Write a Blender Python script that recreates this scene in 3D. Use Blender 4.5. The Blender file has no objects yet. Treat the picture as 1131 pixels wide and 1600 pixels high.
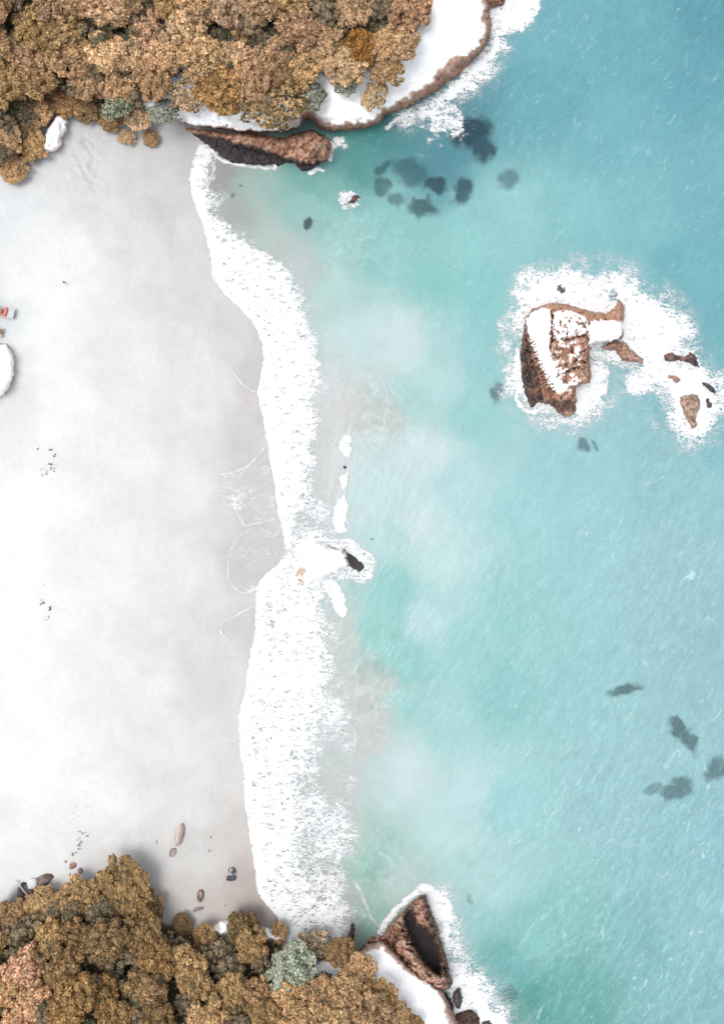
import bpy, bmesh, math, random
import numpy as np
from mathutils import Vector, Matrix

# ------------------------------------------------------------------ camera, sky, sun, exposure
S = 0.15                      # metres per photograph pixel at sea level
CX, CY, CAMZ = 565.5, 800.0, 200.0
scene = bpy.context.scene
col = scene.collection
cam_d = bpy.data.cameras.new('camera'); cam = bpy.data.objects.new('camera', cam_d); col.objects.link(cam)
cam.location = (0, 0, CAMZ); cam.rotation_euler = (0, 0, 0)
cam_d.sensor_fit = 'VERTICAL'; cam_d.angle = 2 * math.atan(800 * S / CAMZ)
cam_d.clip_start = 1; cam_d.clip_end = 20000
scene.camera = cam
SUN_EL, SUN_AZ = math.radians(69), math.radians(-88)      # azimuth from +Y, negative = towards -X
w = bpy.data.worlds.new('World'); scene.world = w; w.use_nodes = True
nt = w.node_tree; nt.nodes.clear()
sk = nt.nodes.new('ShaderNodeTexSky'); sk.sky_type = 'NISHITA'; sk.sun_disc = False
sk.sun_elevation = SUN_EL; sk.sun_rotation = SUN_AZ; sk.air_density = 0.8; sk.dust_density = 1.5
bg = nt.nodes.new('ShaderNodeBackground'); bg.inputs[1].default_value = 0.15
out = nt.nodes.new('ShaderNodeOutputWorld')
hs = nt.nodes.new('ShaderNodeHueSaturation'); hs.inputs['Saturation'].default_value = 0.22   # thin white overcast
nt.links.new(sk.outputs[0], hs.inputs['Color']); nt.links.new(hs.outputs[0], bg.inputs[0]); nt.links.new(bg.outputs[0], out.inputs[0])
sl = bpy.data.lights.new('sun', 'SUN'); sl.energy = 0.9; sl.angle = math.radians(34); sl.color = (1.0, 0.97, 0.93)
sun = bpy.data.objects.new('sun', sl); col.objects.link(sun)
to_sun = Vector((math.sin(SUN_AZ) * math.cos(SUN_EL), math.cos(SUN_AZ) * math.cos(SUN_EL), math.sin(SUN_EL)))
sun.rotation_euler = (-to_sun).to_track_quat('-Z', 'Y').to_euler()
sun.location = to_sun * 150
scene.view_settings.view_transform = 'Standard'; scene.view_settings.look = 'None'
scene.view_settings.exposure = 1.07; scene.view_settings.gamma = 1.0
scene.view_settings.use_curve_mapping = False
scene.render.engine = 'CYCLES'
scene.cycles.use_denoising = True
scene.cycles.max_bounces = 8; scene.cycles.diffuse_bounces = 3; scene.cycles.transparent_max_bounces = 12
scene.cycles.caustics_reflective = False; scene.cycles.caustics_refractive = False
K = 1.75                      # displayed linear value of a level, sunlit, fully white surface

rng = np.random.default_rng(7)
random.seed(7)

# ------------------------------------------------------------------ helpers: numbers
def at(u, v, z=0.0):
    f = (CAMZ - z) / CAMZ
    return np.stack([(np.asarray(u, float) - CX) * S * f, (CY - np.asarray(v, float)) * S * f, np.asarray(z, float) + 0 * np.asarray(u, float)], -1)

def lin(c):
    c = np.asarray(c, float) / 255.0
    return np.where(c <= 0.04045, c / 12.92, ((c + 0.055) / 1.055) ** 2.4)

def alb(*c):                   # albedo that a sunlit level surface needs to read as this sRGB colour
    return np.minimum(lin(c) / K, 0.82)

def ss(x, a, b):
    t = np.clip((x - a) / (b - a), 0, 1)
    return t * t * (3 - 2 * t)

def _h(i, j, s):
    n = (i.astype(np.int64) * 374761393 + j.astype(np.int64) * 668265263 + s * 2147483647) & 0xffffffff
    n = ((n ^ (n >> 13)) * 1274126177) & 0xffffffff
    n = ((n ^ (n >> 16)) * 2246822519) & 0xffffffff
    return ((n ^ (n >> 15)) & 0xffffff) / float(0xffffff)

def vn(x, y, s=0):
    xi, yi = np.floor(x), np.floor(y); fx, fy = x - xi, y - yi
    fx = fx * fx * fx * (fx * (fx * 6 - 15) + 10); fy = fy * fy * fy * (fy * (fy * 6 - 15) + 10)
    a, b, c, d = _h(xi, yi, s), _h(xi + 1, yi, s), _h(xi, yi + 1, s), _h(xi + 1, yi + 1, s)
    return (a + (b - a) * fx) + ((c + (d - c) * fx) - (a + (b - a) * fx)) * fy

def fbm(x, y, s=0, o=4, g=0.5):               # about -0.5 .. 0.5
    t, a, n = 0.0, 1.0, 0.0
    for k in range(o):
        t = t + a * (vn(x, y, s + 17 * k) - 0.5); n += a
        x, y, a = x * 2.03 + 5.1, y * 2.03 + 1.7, a * g
    return t / n * 1.4

def smooth(poly, n=4, closed=True):
    p = np.asarray(poly, float); N = len(p); out = []
    rg = range(N) if closed else range(N - 1)
    for i in rg:
        g = lambda k: p[k % N] if closed else p[min(max(k, 0), N - 1)]
        a, b, c, d = g(i - 1), g(i), g(i + 1), g(i + 2)
        for t in np.arange(n) / n:
            out.append(0.5 * (2 * b + (c - a) * t + (2 * a - 5 * b + 4 * c - d) * t * t + (3 * b - a - 3 * c + d) * t ** 3))
    if not closed: out.append(p[-1])
    return np.array(out)

def sdf(u, v, poly, sm=3):                    # positive inside, pixels
    p = smooth(poly, sm) if sm > 1 else np.asarray(poly, float)
    d = np.full(u.shape, 1e12); ins = np.zeros(u.shape, bool)
    for i in range(len(p)):
        a, b = p[i], p[(i + 1) % len(p)]; e = b - a
        t = np.clip(((u - a[0]) * e[0] + (v - a[1]) * e[1]) / max(e @ e, 1e-9), 0, 1)
        d = np.minimum(d, (u - a[0] - t * e[0]) ** 2 + (v - a[1] - t * e[1]) ** 2)
        if a[1] != b[1]:
            c = (a[1] > v) != (b[1] > v)
            ins ^= c & (u < (b[0] - a[0]) * (v - a[1]) / (b[1] - a[1]) + a[0])
    return np.where(ins, 1, -1) * np.sqrt(d)

def dline(u, v, pts, sm=4):
    p = smooth(pts, sm, False); d = np.full(u.shape, 1e12)
    for a, b in zip(p[:-1], p[1:]):
        e = b - a
        t = np.clip(((u - a[0]) * e[0] + (v - a[1]) * e[1]) / max(e @ e, 1e-9), 0, 1)
        d = np.minimum(d, (u - a[0] - t * e[0]) ** 2 + (v - a[1] - t * e[1]) ** 2)
    return np.sqrt(d)

def field(u, v, pts, p=3.0, eps=25.0):        # smooth interpolation of scattered values
    pts = np.asarray(pts, float); num = 0; den = 0
    for q in pts:
        wgt = 1.0 / ((u - q[0]) ** 2 + (v - q[1]) ** 2 + eps ** 2) ** (p / 2)
        num = num + wgt[..., None] * q[2:]; den = den + wgt
    return num / den[..., None]

def worley(u, v, sc, seed):                   # nearest and second cell distance (pixels), faceted height, cell value
    x, y = u / sc, v / sc; xi, yi = np.floor(x), np.floor(y)
    f1 = np.full(u.shape, 9.); f2 = f1.copy(); hgt = np.zeros(u.shape); val = np.zeros(u.shape)
    for a in (-1, 0, 1):
        for b in (-1, 0, 1):
            cx, cy = xi + a, yi + b
            px, py = cx + _h(cx, cy, seed), cy + _h(cx, cy, seed + 1)
            dx, dy = x - px, y - py; d = np.hypot(dx, dy); h0 = _h(cx, cy, seed + 2)
            t = (h0 - .5) + (_h(cx, cy, seed + 3) - .5) * 1.6 * dx + (_h(cx, cy, seed + 4) - .5) * 1.6 * dy
            n = d < f1
            f2 = np.where(n, f1, np.minimum(f2, d)); hgt = np.where(n, t, hgt); val = np.where(n, h0, val); f1 = np.where(n, d, f1)
    return f1 * sc, f2 * sc, hgt, val

def crag(u, v, seed, s1=15, s2=6.5):          # blocky relief in about -1 .. 1 and a crack mask
    wu, wv = u + 5 * fbm(u / 7, v / 7, seed, 3), v + 5 * fbm(u / 7, v / 7, seed + 1, 3)
    a1, a2, h1, v1 = worley(wu + .4 * wv, wv * 1.25, s1, seed + 2); b1, b2, h2, v2 = worley(wu, wv - .3 * wu, s2, seed + 9)
    crack = np.maximum(ss(a2 - a1, 1.6, .3), .7 * ss(b2 - b1, 1.1, .2) * (v1 > .45))
    return h1 + .45 * h2, crack, .6 * (v1 - .5) + .5 * (v2 - .5)

# ------------------------------------------------------------------ helpers: objects and materials
def tag(o, label=None, cat=None, group=None, kind=None):
    for k, x in (('label', label), ('category', cat), ('group', group), ('kind', kind)):
        if x: o[k] = x
    return o

def link(name, me, mat=None, parent=None):
    o = bpy.data.objects.new(name, me); col.objects.link(o)
    if mat is not None and me is not None and not me.materials: me.materials.append(mat)
    if parent is not None: o.parent = parent
    return o

def mesh(name, verts, faces, attrs=None, smooth_=True):
    """verts (N,3), faces (M,k) all with k corners"""
    me = bpy.data.meshes.new(name); verts = np.ascontiguousarray(verts, np.float32); faces = np.ascontiguousarray(faces, np.int32)
    M, k = faces.shape
    me.vertices.add(len(verts)); me.vertices.foreach_set('co', verts.ravel())
    me.loops.add(M * k); me.loops.foreach_set('vertex_index', faces.ravel())
    me.polygons.add(M); me.polygons.foreach_set('loop_start', np.arange(M, dtype=np.int32) * k)
    me.update(calc_edges=True)
    me.polygons.foreach_set('use_smooth', np.full(M, smooth_, bool))
    for n, a in (attrs or {}).items():
        a = np.asarray(a, np.float32)
        if a.ndim == 1:
            me.attributes.new(n, 'FLOAT', 'POINT').data.foreach_set('value', a)
        else:
            c = np.ones((len(verts), 4), np.float32); c[:, :3] = a
            me.attributes.new(n, 'FLOAT_COLOR', 'POINT').data.foreach_set('color', c.ravel())
    me.update()
    return me

def grid_faces(nv, nu, keep=None):
    i = np.arange(nv * nu).reshape(nv, nu)
    f = np.stack([i[:-1, :-1], i[1:, :-1], i[1:, 1:], i[:-1, 1:]], -1).reshape(-1, 4)
    if keep is not None:
        f = f[keep.ravel()[f].any(1)]
    return f

def compress(verts, faces, attrs):
    used = np.unique(faces); m = np.full(len(verts), -1); m[used] = np.arange(len(used))
    return verts[used], m[faces], {k: np.asarray(a)[used] for k, a in attrs.items()}

class NT:
    def __init__(s, name):
        s.m = bpy.data.materials.new(name); s.m.use_nodes = True; s.t = s.m.node_tree; s.t.nodes.clear()
        s.out = s.t.nodes.new('ShaderNodeOutputMaterial')
    def n(s, typ, ins=None, **props):
        x = s.t.nodes.new('ShaderNode' + typ)
        for k, v in props.items(): setattr(x, k, v)
        for k, v in (ins or {}).items():
            sock = x.inputs[k]
            if hasattr(v, 'is_output'): s.t.links.new(v, sock)
            else: sock.default_value = v
        return x
    def math(s, op, a, b=0.0, c=0.0, clamp=False):
        x = s.n('Math', {0: a, 1: b, 2: c}, operation=op); x.use_clamp = clamp; return x.outputs[0]
    def attr(s, name): return s.n('Attribute', attribute_name=name)
    def noise(s, vec, scale, detail=3, rough=0.5, dist=0.0):
        return s.n('TexNoise', {'Vector': vec, 'Scale': scale, 'Detail': detail, 'Roughness': rough, 'Distortion': dist})
    def ramp(s, fac, lo, hi, a=0.0, b=1.0):
        return s.n('MapRange', {0: fac, 1: lo, 2: hi, 3: a, 4: b}, interpolation_type='SMOOTHSTEP').outputs[0]
    def mix(s, fac, a, b, mode='MIX'):
        x = s.n('Mix', data_type='RGBA', blend_type=mode)
        for k, v in ((0, fac), (6, a), (7, b)):
            if hasattr(v, 'is_output'): s.t.links.new(v, x.inputs[k])
            else: x.inputs[k].default_value = v
        return x.outputs[2]
    def end(s, sh): s.t.links.new(sh, s.out.inputs[0]); return s.m

def rgba(c): return (float(c[0]), float(c[1]), float(c[2]), 1.0)

def mat_plain(name, c, rough=0.6, var=0.25, scale=3.0, bump=0.2, spec=0.4):
    t = NT(name); tc = t.n('TexCoord').outputs['Object']
    no = t.noise(tc, scale, 5, 0.6)
    f = t.ramp(no.outputs[0], 0.25, 0.75, 1 - var, 1 + var)
    cc = t.mix(1.0, rgba(c), t.n('CombineColor', {0: f, 1: f, 2: f}).outputs[0], 'MULTIPLY')
    b = t.n('Bump', {'Strength': bump, 'Distance': 0.05, 'Height': no.outputs[0]})
    return t.end(t.n('BsdfPrincipled', {'Base Color': cc, 'Roughness': rough, 'Specular IOR Level': spec, 'Normal': b.outputs[0]}).outputs[0])

# ---- materials
def make_sand():
    t = NT('sand'); tc = t.n('TexCoord').outputs['Object']
    c = t.attr('col').outputs[0]; wet = t.attr('wet').outputs[2]
    n1 = t.noise(tc, 0.9, 6, 0.65, 0.6); n2 = t.noise(tc, 4.0, 4, 0.6); n3 = t.noise(tc, 0.12, 4, 0.55, 1.0)
    f = t.math('ADD', t.ramp(n1.outputs[0], 0.3, 0.75, 0.965, 1.025), t.ramp(n3.outputs[0], 0.3, 0.7, -0.035, 0.03))
    cc = t.mix(1.0, c, t.n('CombineColor', {0: f, 1: f, 2: f}).outputs[0], 'MULTIPLY')
    h = t.math('ADD', n1.outputs[0], t.math('MULTIPLY', n2.outputs[0], 0.35))
    st = t.math('MULTIPLY_ADD', wet, -0.28, 0.3)
    b = t.n('Bump', {'Strength': st, 'Distance': 0.25, 'Height': h})
    r = t.math('MULTIPLY_ADD', wet, -0.3, 0.9)
    return t.end(t.n('BsdfPrincipled', {'Base Color': cc, 'Roughness': r, 'Specular IOR Level': 0.2, 'Normal': b.outputs[0]}).outputs[0])

def make_water():
    t = NT('sea_water'); tc = t.n('TexCoord').outputs['Object']
    c = t.attr('wc').outputs[0]; wo = t.attr('wo').outputs[2]; wr = t.attr('wr').outputs[2]
    mp = t.n('Mapping', {'Vector': tc, 'Rotation': (0, 0, math.radians(54)), 'Scale': (2.1, 1.0, 1)}, vector_type='TEXTURE').outputs[0]
    n1 = t.noise(mp, 0.55, 5, 0.6, 1.4); n2 = t.noise(mp, 0.42, 5, 0.72, 1.6); n3 = t.noise(tc, 0.10, 5, 0.6, 1.2)
    n4 = t.noise(mp, 0.13, 3, 0.5, 0.8); n5 = t.noise(tc, 0.5, 5, 0.65, 1.0)
    ht = t.math('ADD', t.math('ADD', t.math('MULTIPLY', n1.outputs[0], 0.6), t.math('MULTIPLY', n5.outputs[0], 0.6)), t.math('MULTIPLY', n4.outputs[0], 2.0))
    bp = t.n('Bump', {'Strength': t.math('MULTIPLY_ADD', wr, 0.62, 0.05), 'Distance': 0.6, 'Height': ht}).outputs[0]
    f = t.math('ADD', t.ramp(n3.outputs[0], 0.25, 0.75, 0.935, 1.01), t.math('MULTIPLY', t.math('ADD', t.ramp(n1.outputs[0], 0.30, 0.72, -0.085, 0.075), t.ramp(n5.outputs[0], 0.3, 0.7, -0.04, 0.04)), wr))  # ripple highlights and dark troughs painted into the colour, over broad random tone
    cc = t.mix(1.0, c, t.n('CombineColor', {0: f, 1: f, 2: f}).outputs[0], 'MULTIPLY')
    glint = t.math('MULTIPLY', t.ramp(n2.outputs[0], 0.55, 0.76), t.math('MULTIPLY', wr, 0.6))
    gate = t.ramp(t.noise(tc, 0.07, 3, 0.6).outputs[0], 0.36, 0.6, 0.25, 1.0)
    glint = t.math('MULTIPLY', t.math('MULTIPLY', glint, gate), wo)
    cc = t.mix(glint, cc, (0.72, 0.78, 0.78, 1))  # glints off the wavelets, painted as pale flecks in the water colour
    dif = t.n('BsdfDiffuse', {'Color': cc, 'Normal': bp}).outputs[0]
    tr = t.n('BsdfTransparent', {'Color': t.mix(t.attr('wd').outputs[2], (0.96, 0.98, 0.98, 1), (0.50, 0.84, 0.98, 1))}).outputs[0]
    m1 = t.n('MixShader', {0: t.math('MAXIMUM', wo, glint), 1: tr, 2: dif}).outputs[0]
    gl = t.n('BsdfGlossy', {'Color': (1, 1, 1, 1), 'Roughness': 0.16, 'Normal': bp}).outputs[0]
    return t.end(t.n('MixShader', {0: 0.025, 1: m1, 2: gl}).outputs[0])

def make_foam():
    t = NT('sea_foam'); tc = t.n('TexCoord').outputs['Object']
    F = t.attr('F').outputs[2]
    wn = t.noise(tc, 0.35, 4, 0.6); wn2 = t.noise(tc, 1.4, 3, 0.6)
    v = t.n('VectorMath', {0: t.n('VectorMath', {0: wn.outputs[1], 1: (0.5, 0.5, 0.5)}, operation='SUBTRACT').outputs[0], 1: (2.6, 2.6, 0)}, operation='MULTIPLY').outputs[0]
    v2 = t.n('VectorMath', {0: t.n('VectorMath', {0: wn2.outputs[1], 1: (0.5, 0.5, 0.5)}, operation='SUBTRACT').outputs[0], 1: (0.9, 0.9, 0)}, operation='MULTIPLY').outputs[0]
    p = t.n('VectorMath', {0: t.n('VectorMath', {0: tc, 1: v}, operation='ADD').outputs[0], 1: v2}, operation='ADD').outputs[0]
    p = t.n('VectorMath', {0: p, 1: (0.48, 1.15, 1)}, operation='MULTIPLY').outputs[0]
    v1 = t.n('TexVoronoi', {'Vector': p, 'Scale': 0.62}, feature='DISTANCE_TO_EDGE', voronoi_dimensions='2D').outputs[0]
    v3 = t.n('TexVoronoi', {'Vector': p, 'Scale': 1.5}, feature='DISTANCE_TO_EDGE', voronoi_dimensions='2D').outputs[0]
    n = t.noise(p, 1.5, 6, 0.72, 0.4)
    nb = t.noise(p, 0.28, 3, 0.6)
    L = t.math('ADD', t.math('MULTIPLY', v1, 1.35), t.math('MULTIPLY', v3, 1.0))
    L = t.math('ADD', L, t.math('MULTIPLY_ADD', n.outputs[0], 1.5, -0.68))
    L = t.math('ADD', L, t.math('MULTIPLY_ADD', nb.outputs[0], 0.9, -0.45))
    d = t.math('SUBTRACT', F, L)
    a = t.math('MULTIPLY', t.ramp(d, -0.24, 0.26), t.ramp(F, 0.05, 0.5, 0.15, 1.0))
    fz = t.math('ABSOLUTE', t.math('SUBTRACT', t.noise(p, 0.75, 4, 0.55, 1.2).outputs[0], 0.5))
    fz2 = t.math('ABSOLUTE', t.math('SUBTRACT', t.noise(p, 1.5, 4, 0.6, 0.8).outputs[0], 0.5))
    ff = t.math('MINIMUM', fz, t.math('MULTIPLY', fz2, 1.3))
    fa = t.math('MULTIPLY', t.ramp(t.math('SUBTRACT', t.math('MULTIPLY', t.math('MINIMUM', F, 0.36), 0.125), ff), -0.010, 0.014), t.ramp(F, 0.06, 0.34, 0.35, 1.0))
    a = t.math('MAXIMUM', a, fa)
    ln = t.math('MULTIPLY', t.attr('ln').outputs[2], t.ramp(n.outputs[0], 0.28, 0.52, 0.35, 1.0))
    a = t.math('MAXIMUM', t.math('MAXIMUM', a, ln), t.ramp(t.math('SUBTRACT', F, t.math('MULTIPLY_ADD', n.outputs[0], 1.2, -0.6)), 0.22, 0.95, 0.0, 0.6))
    b = t.n('Bump', {'Strength': 0.5, 'Distance': 0.25, 'Height': n.outputs[0]}).outputs[0]
    dif = t.n('BsdfDiffuse', {'Color': (0.62, 0.63, 0.63, 1), 'Normal': b}).outputs[0]
    return t.end(t.n('MixShader', {0: a, 1: t.n('BsdfTransparent').outputs[0], 2: dif}).outputs[0])

def make_rock():
    t = NT('coastal_rock'); tc = t.n('TexCoord').outputs['Object']
    c = t.attr('col').outputs[0]; wet = t.attr('wet').outputs[2]
    n1 = t.noise(tc, 0.8, 7, 0.65, 0.7); n2 = t.noise(tc, 3.0, 5, 0.65)
    stain = t.noise(t.n('Mapping', {'Vector': tc, 'Scale': (1, 1, 0.25)}).outputs[0], 1.3, 6, 0.7, 0.5)
    lum = t.n('RGBToBW', {0: c}).outputs[0]
    amp = t.ramp(lum, 0.15, 0.6, 0.5, 0.04)
    f = t.math('MULTIPLY_ADD', t.math('SUBTRACT', n1.outputs[0], 0.5), t.math('MULTIPLY', amp, 3.0), 1.0)
    f = t.math('MULTIPLY', f, t.math('MULTIPLY_ADD', t.math('SUBTRACT', stain.outputs[0], 0.5), t.math('MULTIPLY', amp, 2.2), 1.0))
    cc = t.mix(1.0, c, t.n('CombineColor', {0: f, 1: f, 2: f}).outputs[0], 'MULTIPLY')
    h = t.math('ADD', n1.outputs[0], t.math('MULTIPLY', n2.outputs[0], 0.4))
    b = t.n('Bump', {'Strength': t.ramp(lum, 0.2, 0.6, 0.6, 0.10), 'Distance': 0.5, 'Height': h}).outputs[0]
    return t.end(t.n('BsdfPrincipled', {'Base Color': cc, 'Roughness': t.math('MULTIPLY_ADD', wet, -0.3, 0.9), 'Specular IOR Level': 0.3, 'Normal': b}).outputs[0])

def make_leaf():
    t = NT('leaves'); tc = t.n('TexCoord').outputs['Object']
    oi = t.n('ObjectInfo'); c = oi.outputs['Color']
    tone = t.attr('tone').outputs[2]; grn = t.attr('grn').outputs[2]
    n = t.noise(tc, 7.0, 3, 0.6)
    f = t.math('MULTIPLY', t.math('MULTIPLY_ADD', tone, 0.75, 0.62), t.ramp(n.outputs[0], 0.3, 0.7, 0.8, 1.2))
    cc = t.mix(1.0, c, t.n('CombineColor', {0: f, 1: f, 2: f}).outputs[0], 'MULTIPLY')
    cc = t.mix(grn, cc, (0.060, 0.082, 0.045, 1))
    d = t.n('BsdfPrincipled', {'Base Color': cc, 'Roughness': 0.7, 'Specular IOR Level': 0.15}).outputs[0]
    tl = t.n('BsdfTranslucent', {'Color': cc}).outputs[0]
    return t.end(t.n('MixShader', {0: 0.2, 1: d, 2: tl}).outputs[0])

M_SAND, M_WATER, M_FOAM, M_ROCK, M_LEAF = make_sand(), make_water(), make_foam(), make_rock(), make_leaf()
M_BARK = mat_plain('bark', (0.44, 0.41, 0.37), 0.85, 0.4, 2.0)

# ------------------------------------------------------------------ layout in photograph pixels
SHORE = [(-400, 300), (150, 300), (200, 308), (225, 312), (250, 302), (280, 296), (320, 305), (350, 318), (400, 329), (430, 332), (460, 350), (480, 374), (500, 392), (530, 408), (560, 414), (610, 403), (650, 410), (700, 420), (750, 428), (800, 434), (840, 443), (868, 446), (885, 432), (900, 412), (915, 403), (940, 401), (980, 398), (1030, 390), (1080, 383), (1120, 372), (1160, 374), (1200, 380), (1250, 382), (1300, 390), (1330, 395), (1360, 400), (1390, 402), (1410, 414), (1430, 432), (1450, 438), (1500, 450), (2200, 450)]
DENSE = [(-400, 330), (225, 345), (260, 328), (300, 330), (340, 338), (370, 375), (400, 418), (420, 452), (450, 470), (480, 474), (520, 488), (560, 496), (600, 497), (640, 493), (680, 494), (720, 490), (760, 483), (800, 470), (830, 455), (860, 449), (885, 465), (900, 488), (920, 503), (960, 504), (1000, 507), (1050, 514), (1100, 510), (1150, 495), (1200, 478), (1250, 474), (1300, 472), (1350, 480), (1400, 500), (1430, 520), (1460, 540), (1500, 545), (2200, 545)]
LACE = [(-400, 340), (225, 352), (300, 345), (340, 350), (400, 435), (450, 490), (500, 500), (600, 520), (700, 512), (770, 505), (795, 545), (860, 545), (885, 520), (920, 535), (960, 525), (1040, 535), (1100, 555), (1150, 562), (1250, 556), (1320, 562), (1380, 560), (1430, 560), (1470, 560), (2200, 560)]
def curve(v, pts):
    p = np.asarray(pts, float); return np.interp(v, p[:, 0], p[:, 1])

FOREST_N = [(-400, -400), (700, -400), (668, -60), (655, 15), (648, 60), (625, 95), (600, 110), (560, 125), (500, 150), (440, 170), (380, 165), (330, 168), (280, 165), (240, 190), (190, 195), (150, 182), (110, 165), (75, 190), (58, 235), (40, 268), (0, 280), (-400, 290)]
FOREST_S = [(-400, 1440), (0, 1425), (60, 1395), (130, 1375), (170, 1358), (215, 1365), (240, 1400), (262, 1432), (300, 1450), (350, 1452), (400, 1448), (440, 1465), (480, 1480), (540, 1490), (580, 1510), (600, 1545), (640, 1585), (655, 1640), (680, 2000), (-400, 2000)]
CLIFF_N = [(215, 165), (250, 178), (285, 193), (330, 200), (380, 207), (430, 207), (465, 202), (482, 190), (500, 207), (530, 208), (565, 205), (592, 197), (606, 182), (640, 172), (672, 156), (698, 138), (722, 120), (742, 95), (762, 72), (771, 45), (768, 18), (772, -20), (770, -300), (200, -300), (190, 60)]
CLIFF_S = [(552, 1490), (572, 1474), (600, 1468), (624, 1490), (650, 1514), (690, 1540), (706, 1572), (716, 1608), (712, 1680), (712, 1900), (300, 1900), (300, 1640), (400, 1540), (480, 1500), (520, 1490)]

def ground_z(u, v):
    s = u - curve(v, SHORE)
    d = s * S
    z = np.where(d < 0, -d * 0.045 * ss(-d, -2, 12), -np.minimum(d * 0.055, 4.0 + d * 0.006))
    for F_ in (FOREST_N, FOREST_S):
        sd = sdf(u, v, F_, 2)
        z = np.maximum(z, np.where(sd > 0, 1.0 + np.minimum(sd * S * 0.55, 15), -99))
    return z

# ---- colours of sand
SANDC = [(32, 560, 243, 244, 244), (30, 600, 240, 241, 241), (36, 640, 242, 242, 242), (10, 520, 236, 239, 241), (60, 600, 250, 250, 250), (160, 200, 224, 223, 223), (110, 250, 232, 232, 232), (40, 320, 240, 243, 244), (150, 320, 232, 232, 232), (240, 240, 223, 223, 223), (290, 240, 214, 213, 212), (280, 300, 218, 217, 216), (230, 400, 230, 229, 227), (300, 420, 224, 222, 221), (120, 420, 248, 249, 249), (60, 500, 252, 253, 253), (200, 560, 240, 239, 238), (300, 560, 236, 234, 233), (350, 540, 226, 223, 222), (390, 560, 214, 211, 209), (385, 630, 214, 210, 208), (330, 640, 236, 234, 233), (100, 650, 252, 252, 252), (210, 700, 243, 242, 241), (300, 760, 240, 239, 238), (385, 690, 220, 218, 216), (390, 740, 214, 213, 211), (350, 780, 228, 227, 226), (390, 800, 216, 216, 214), (40, 800, 255, 255, 255), (40, 1000, 255, 255, 255), (40, 1200, 255, 255, 255), (180, 900, 246, 245, 244), (280, 900, 238, 237, 236), (330, 900, 230, 229, 228), (380, 880, 214, 213, 211), (330, 1000, 230, 229, 228), (375, 980, 216, 213, 211), (350, 1080, 226, 224, 222), (200, 1080, 244, 243, 242), (300, 1180, 236, 235, 234), (355, 1180, 226, 225, 223), (150, 1250, 249, 249, 249), (300, 1270, 231, 231, 230), (365, 1290, 222, 215, 211), (330, 1330, 226, 224, 221), (60, 1350, 244, 245, 245), (250, 1360, 231, 229, 227), (290, 1410, 222, 214, 210), (385, 1350, 212, 201, 197), (395, 1400, 202, 189, 184), (425, 1430, 192, 178, 172), (340, 1430, 214, 205, 200)]
WATERC = [(860, 30, 125, 190, 200), (1000, 60, 118, 184, 195), (1110, 30, 103, 168, 181), (1100, 120, 113, 177, 190), (950, 200, 128, 192, 200), (850, 150, 116, 183, 194), (1100, 300, 130, 190, 198), (1000, 350, 140, 200, 205), (900, 330, 148, 208, 210), (800, 340, 158, 214, 214), (720, 370, 158, 216, 213), (640, 240, 92, 155, 163), (700, 180, 95, 155, 168), (680, 240, 90, 150, 163), (560, 240, 92, 162, 157), (600, 220, 84, 152, 152), (480, 285, 128, 188, 181), (430, 300, 165, 200, 190), (380, 290, 182, 204, 194), (345, 280, 178, 178, 172), (400, 380, 193, 210, 203), (370, 340, 190, 196, 190), (480, 320, 158, 208, 201), (540, 370, 168, 216, 210), (600, 340, 150, 207, 204), (470, 420, 198, 210, 206), (440, 390, 192, 203, 198), (540, 450, 190, 222, 216), (600, 420, 160, 214, 208), (680, 440, 148, 210, 204), (760, 480, 150, 212, 210), (560, 520, 206, 230, 227), (620, 540, 216, 235, 233), (690, 580, 190, 226, 224), (530, 600, 214, 222, 219), (545, 640, 216, 216, 213), (600, 650, 207, 217, 211), (650, 620, 183, 222, 218), (740, 640, 164, 217, 215), (515, 740, 222, 224, 221), (580, 760, 205, 232, 231), (660, 710, 217, 236, 236), (720, 760, 190, 228, 228), (610, 850, 190, 224, 222), (645, 830, 212, 234, 233), (690, 880, 202, 232, 231), (625, 930, 157, 214, 208), (600, 1000, 158, 213, 206), (670, 970, 195, 229, 228), (720, 1000, 165, 218, 214), (800, 800, 170, 220, 220), (900, 720, 165, 215, 218), (1050, 750, 160, 208, 212), (1100, 650, 135, 195, 202), (1100, 500, 125, 188, 196), (1060, 400, 125, 190, 198), (950, 400, 140, 202, 206), (760, 560, 160, 216, 216), (800, 950, 163, 216, 214), (900, 900, 168, 216, 217), (1050, 900, 165, 210, 213), (1100, 1000, 160, 205, 209), (640, 1040, 157, 214, 209), (560, 1080, 212, 214, 208), (535, 1010, 205, 215, 208), (600, 1070, 205, 214, 207), (580, 1150, 215, 216, 212), (650, 1110, 170, 220, 215), (700, 1130, 178, 224, 220), (780, 1080, 153, 211, 209), (900, 1080, 165, 213, 214), (640, 1200, 217, 237, 237), (720, 1240, 202, 233, 233), (600, 1220, 205, 230, 227), (530, 1230, 205, 212, 207), (540, 1300, 192, 212, 202), (600, 1330, 185, 218, 208), (570, 1350, 165, 207, 193), (620, 1380, 200, 222, 215), (515, 1380, 192, 192, 185), (530, 1430, 200, 192, 184), (575, 1430, 160, 200, 188), (700, 1300, 200, 232, 230), (800, 1250, 170, 220, 220), (950, 1250, 165, 212, 215), (1100, 1300, 158, 206, 212), (760, 1380, 185, 225, 222), (740, 1440, 165, 215, 212), (850, 1450, 150, 208, 205), (900, 1560, 118, 184, 176), (820, 1580, 100, 172, 164), (1000, 1500, 145, 200, 200), (1100, 1450, 160, 208, 212), (1100, 1580, 150, 200, 205), (780, 1530, 125, 192, 188)]

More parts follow.
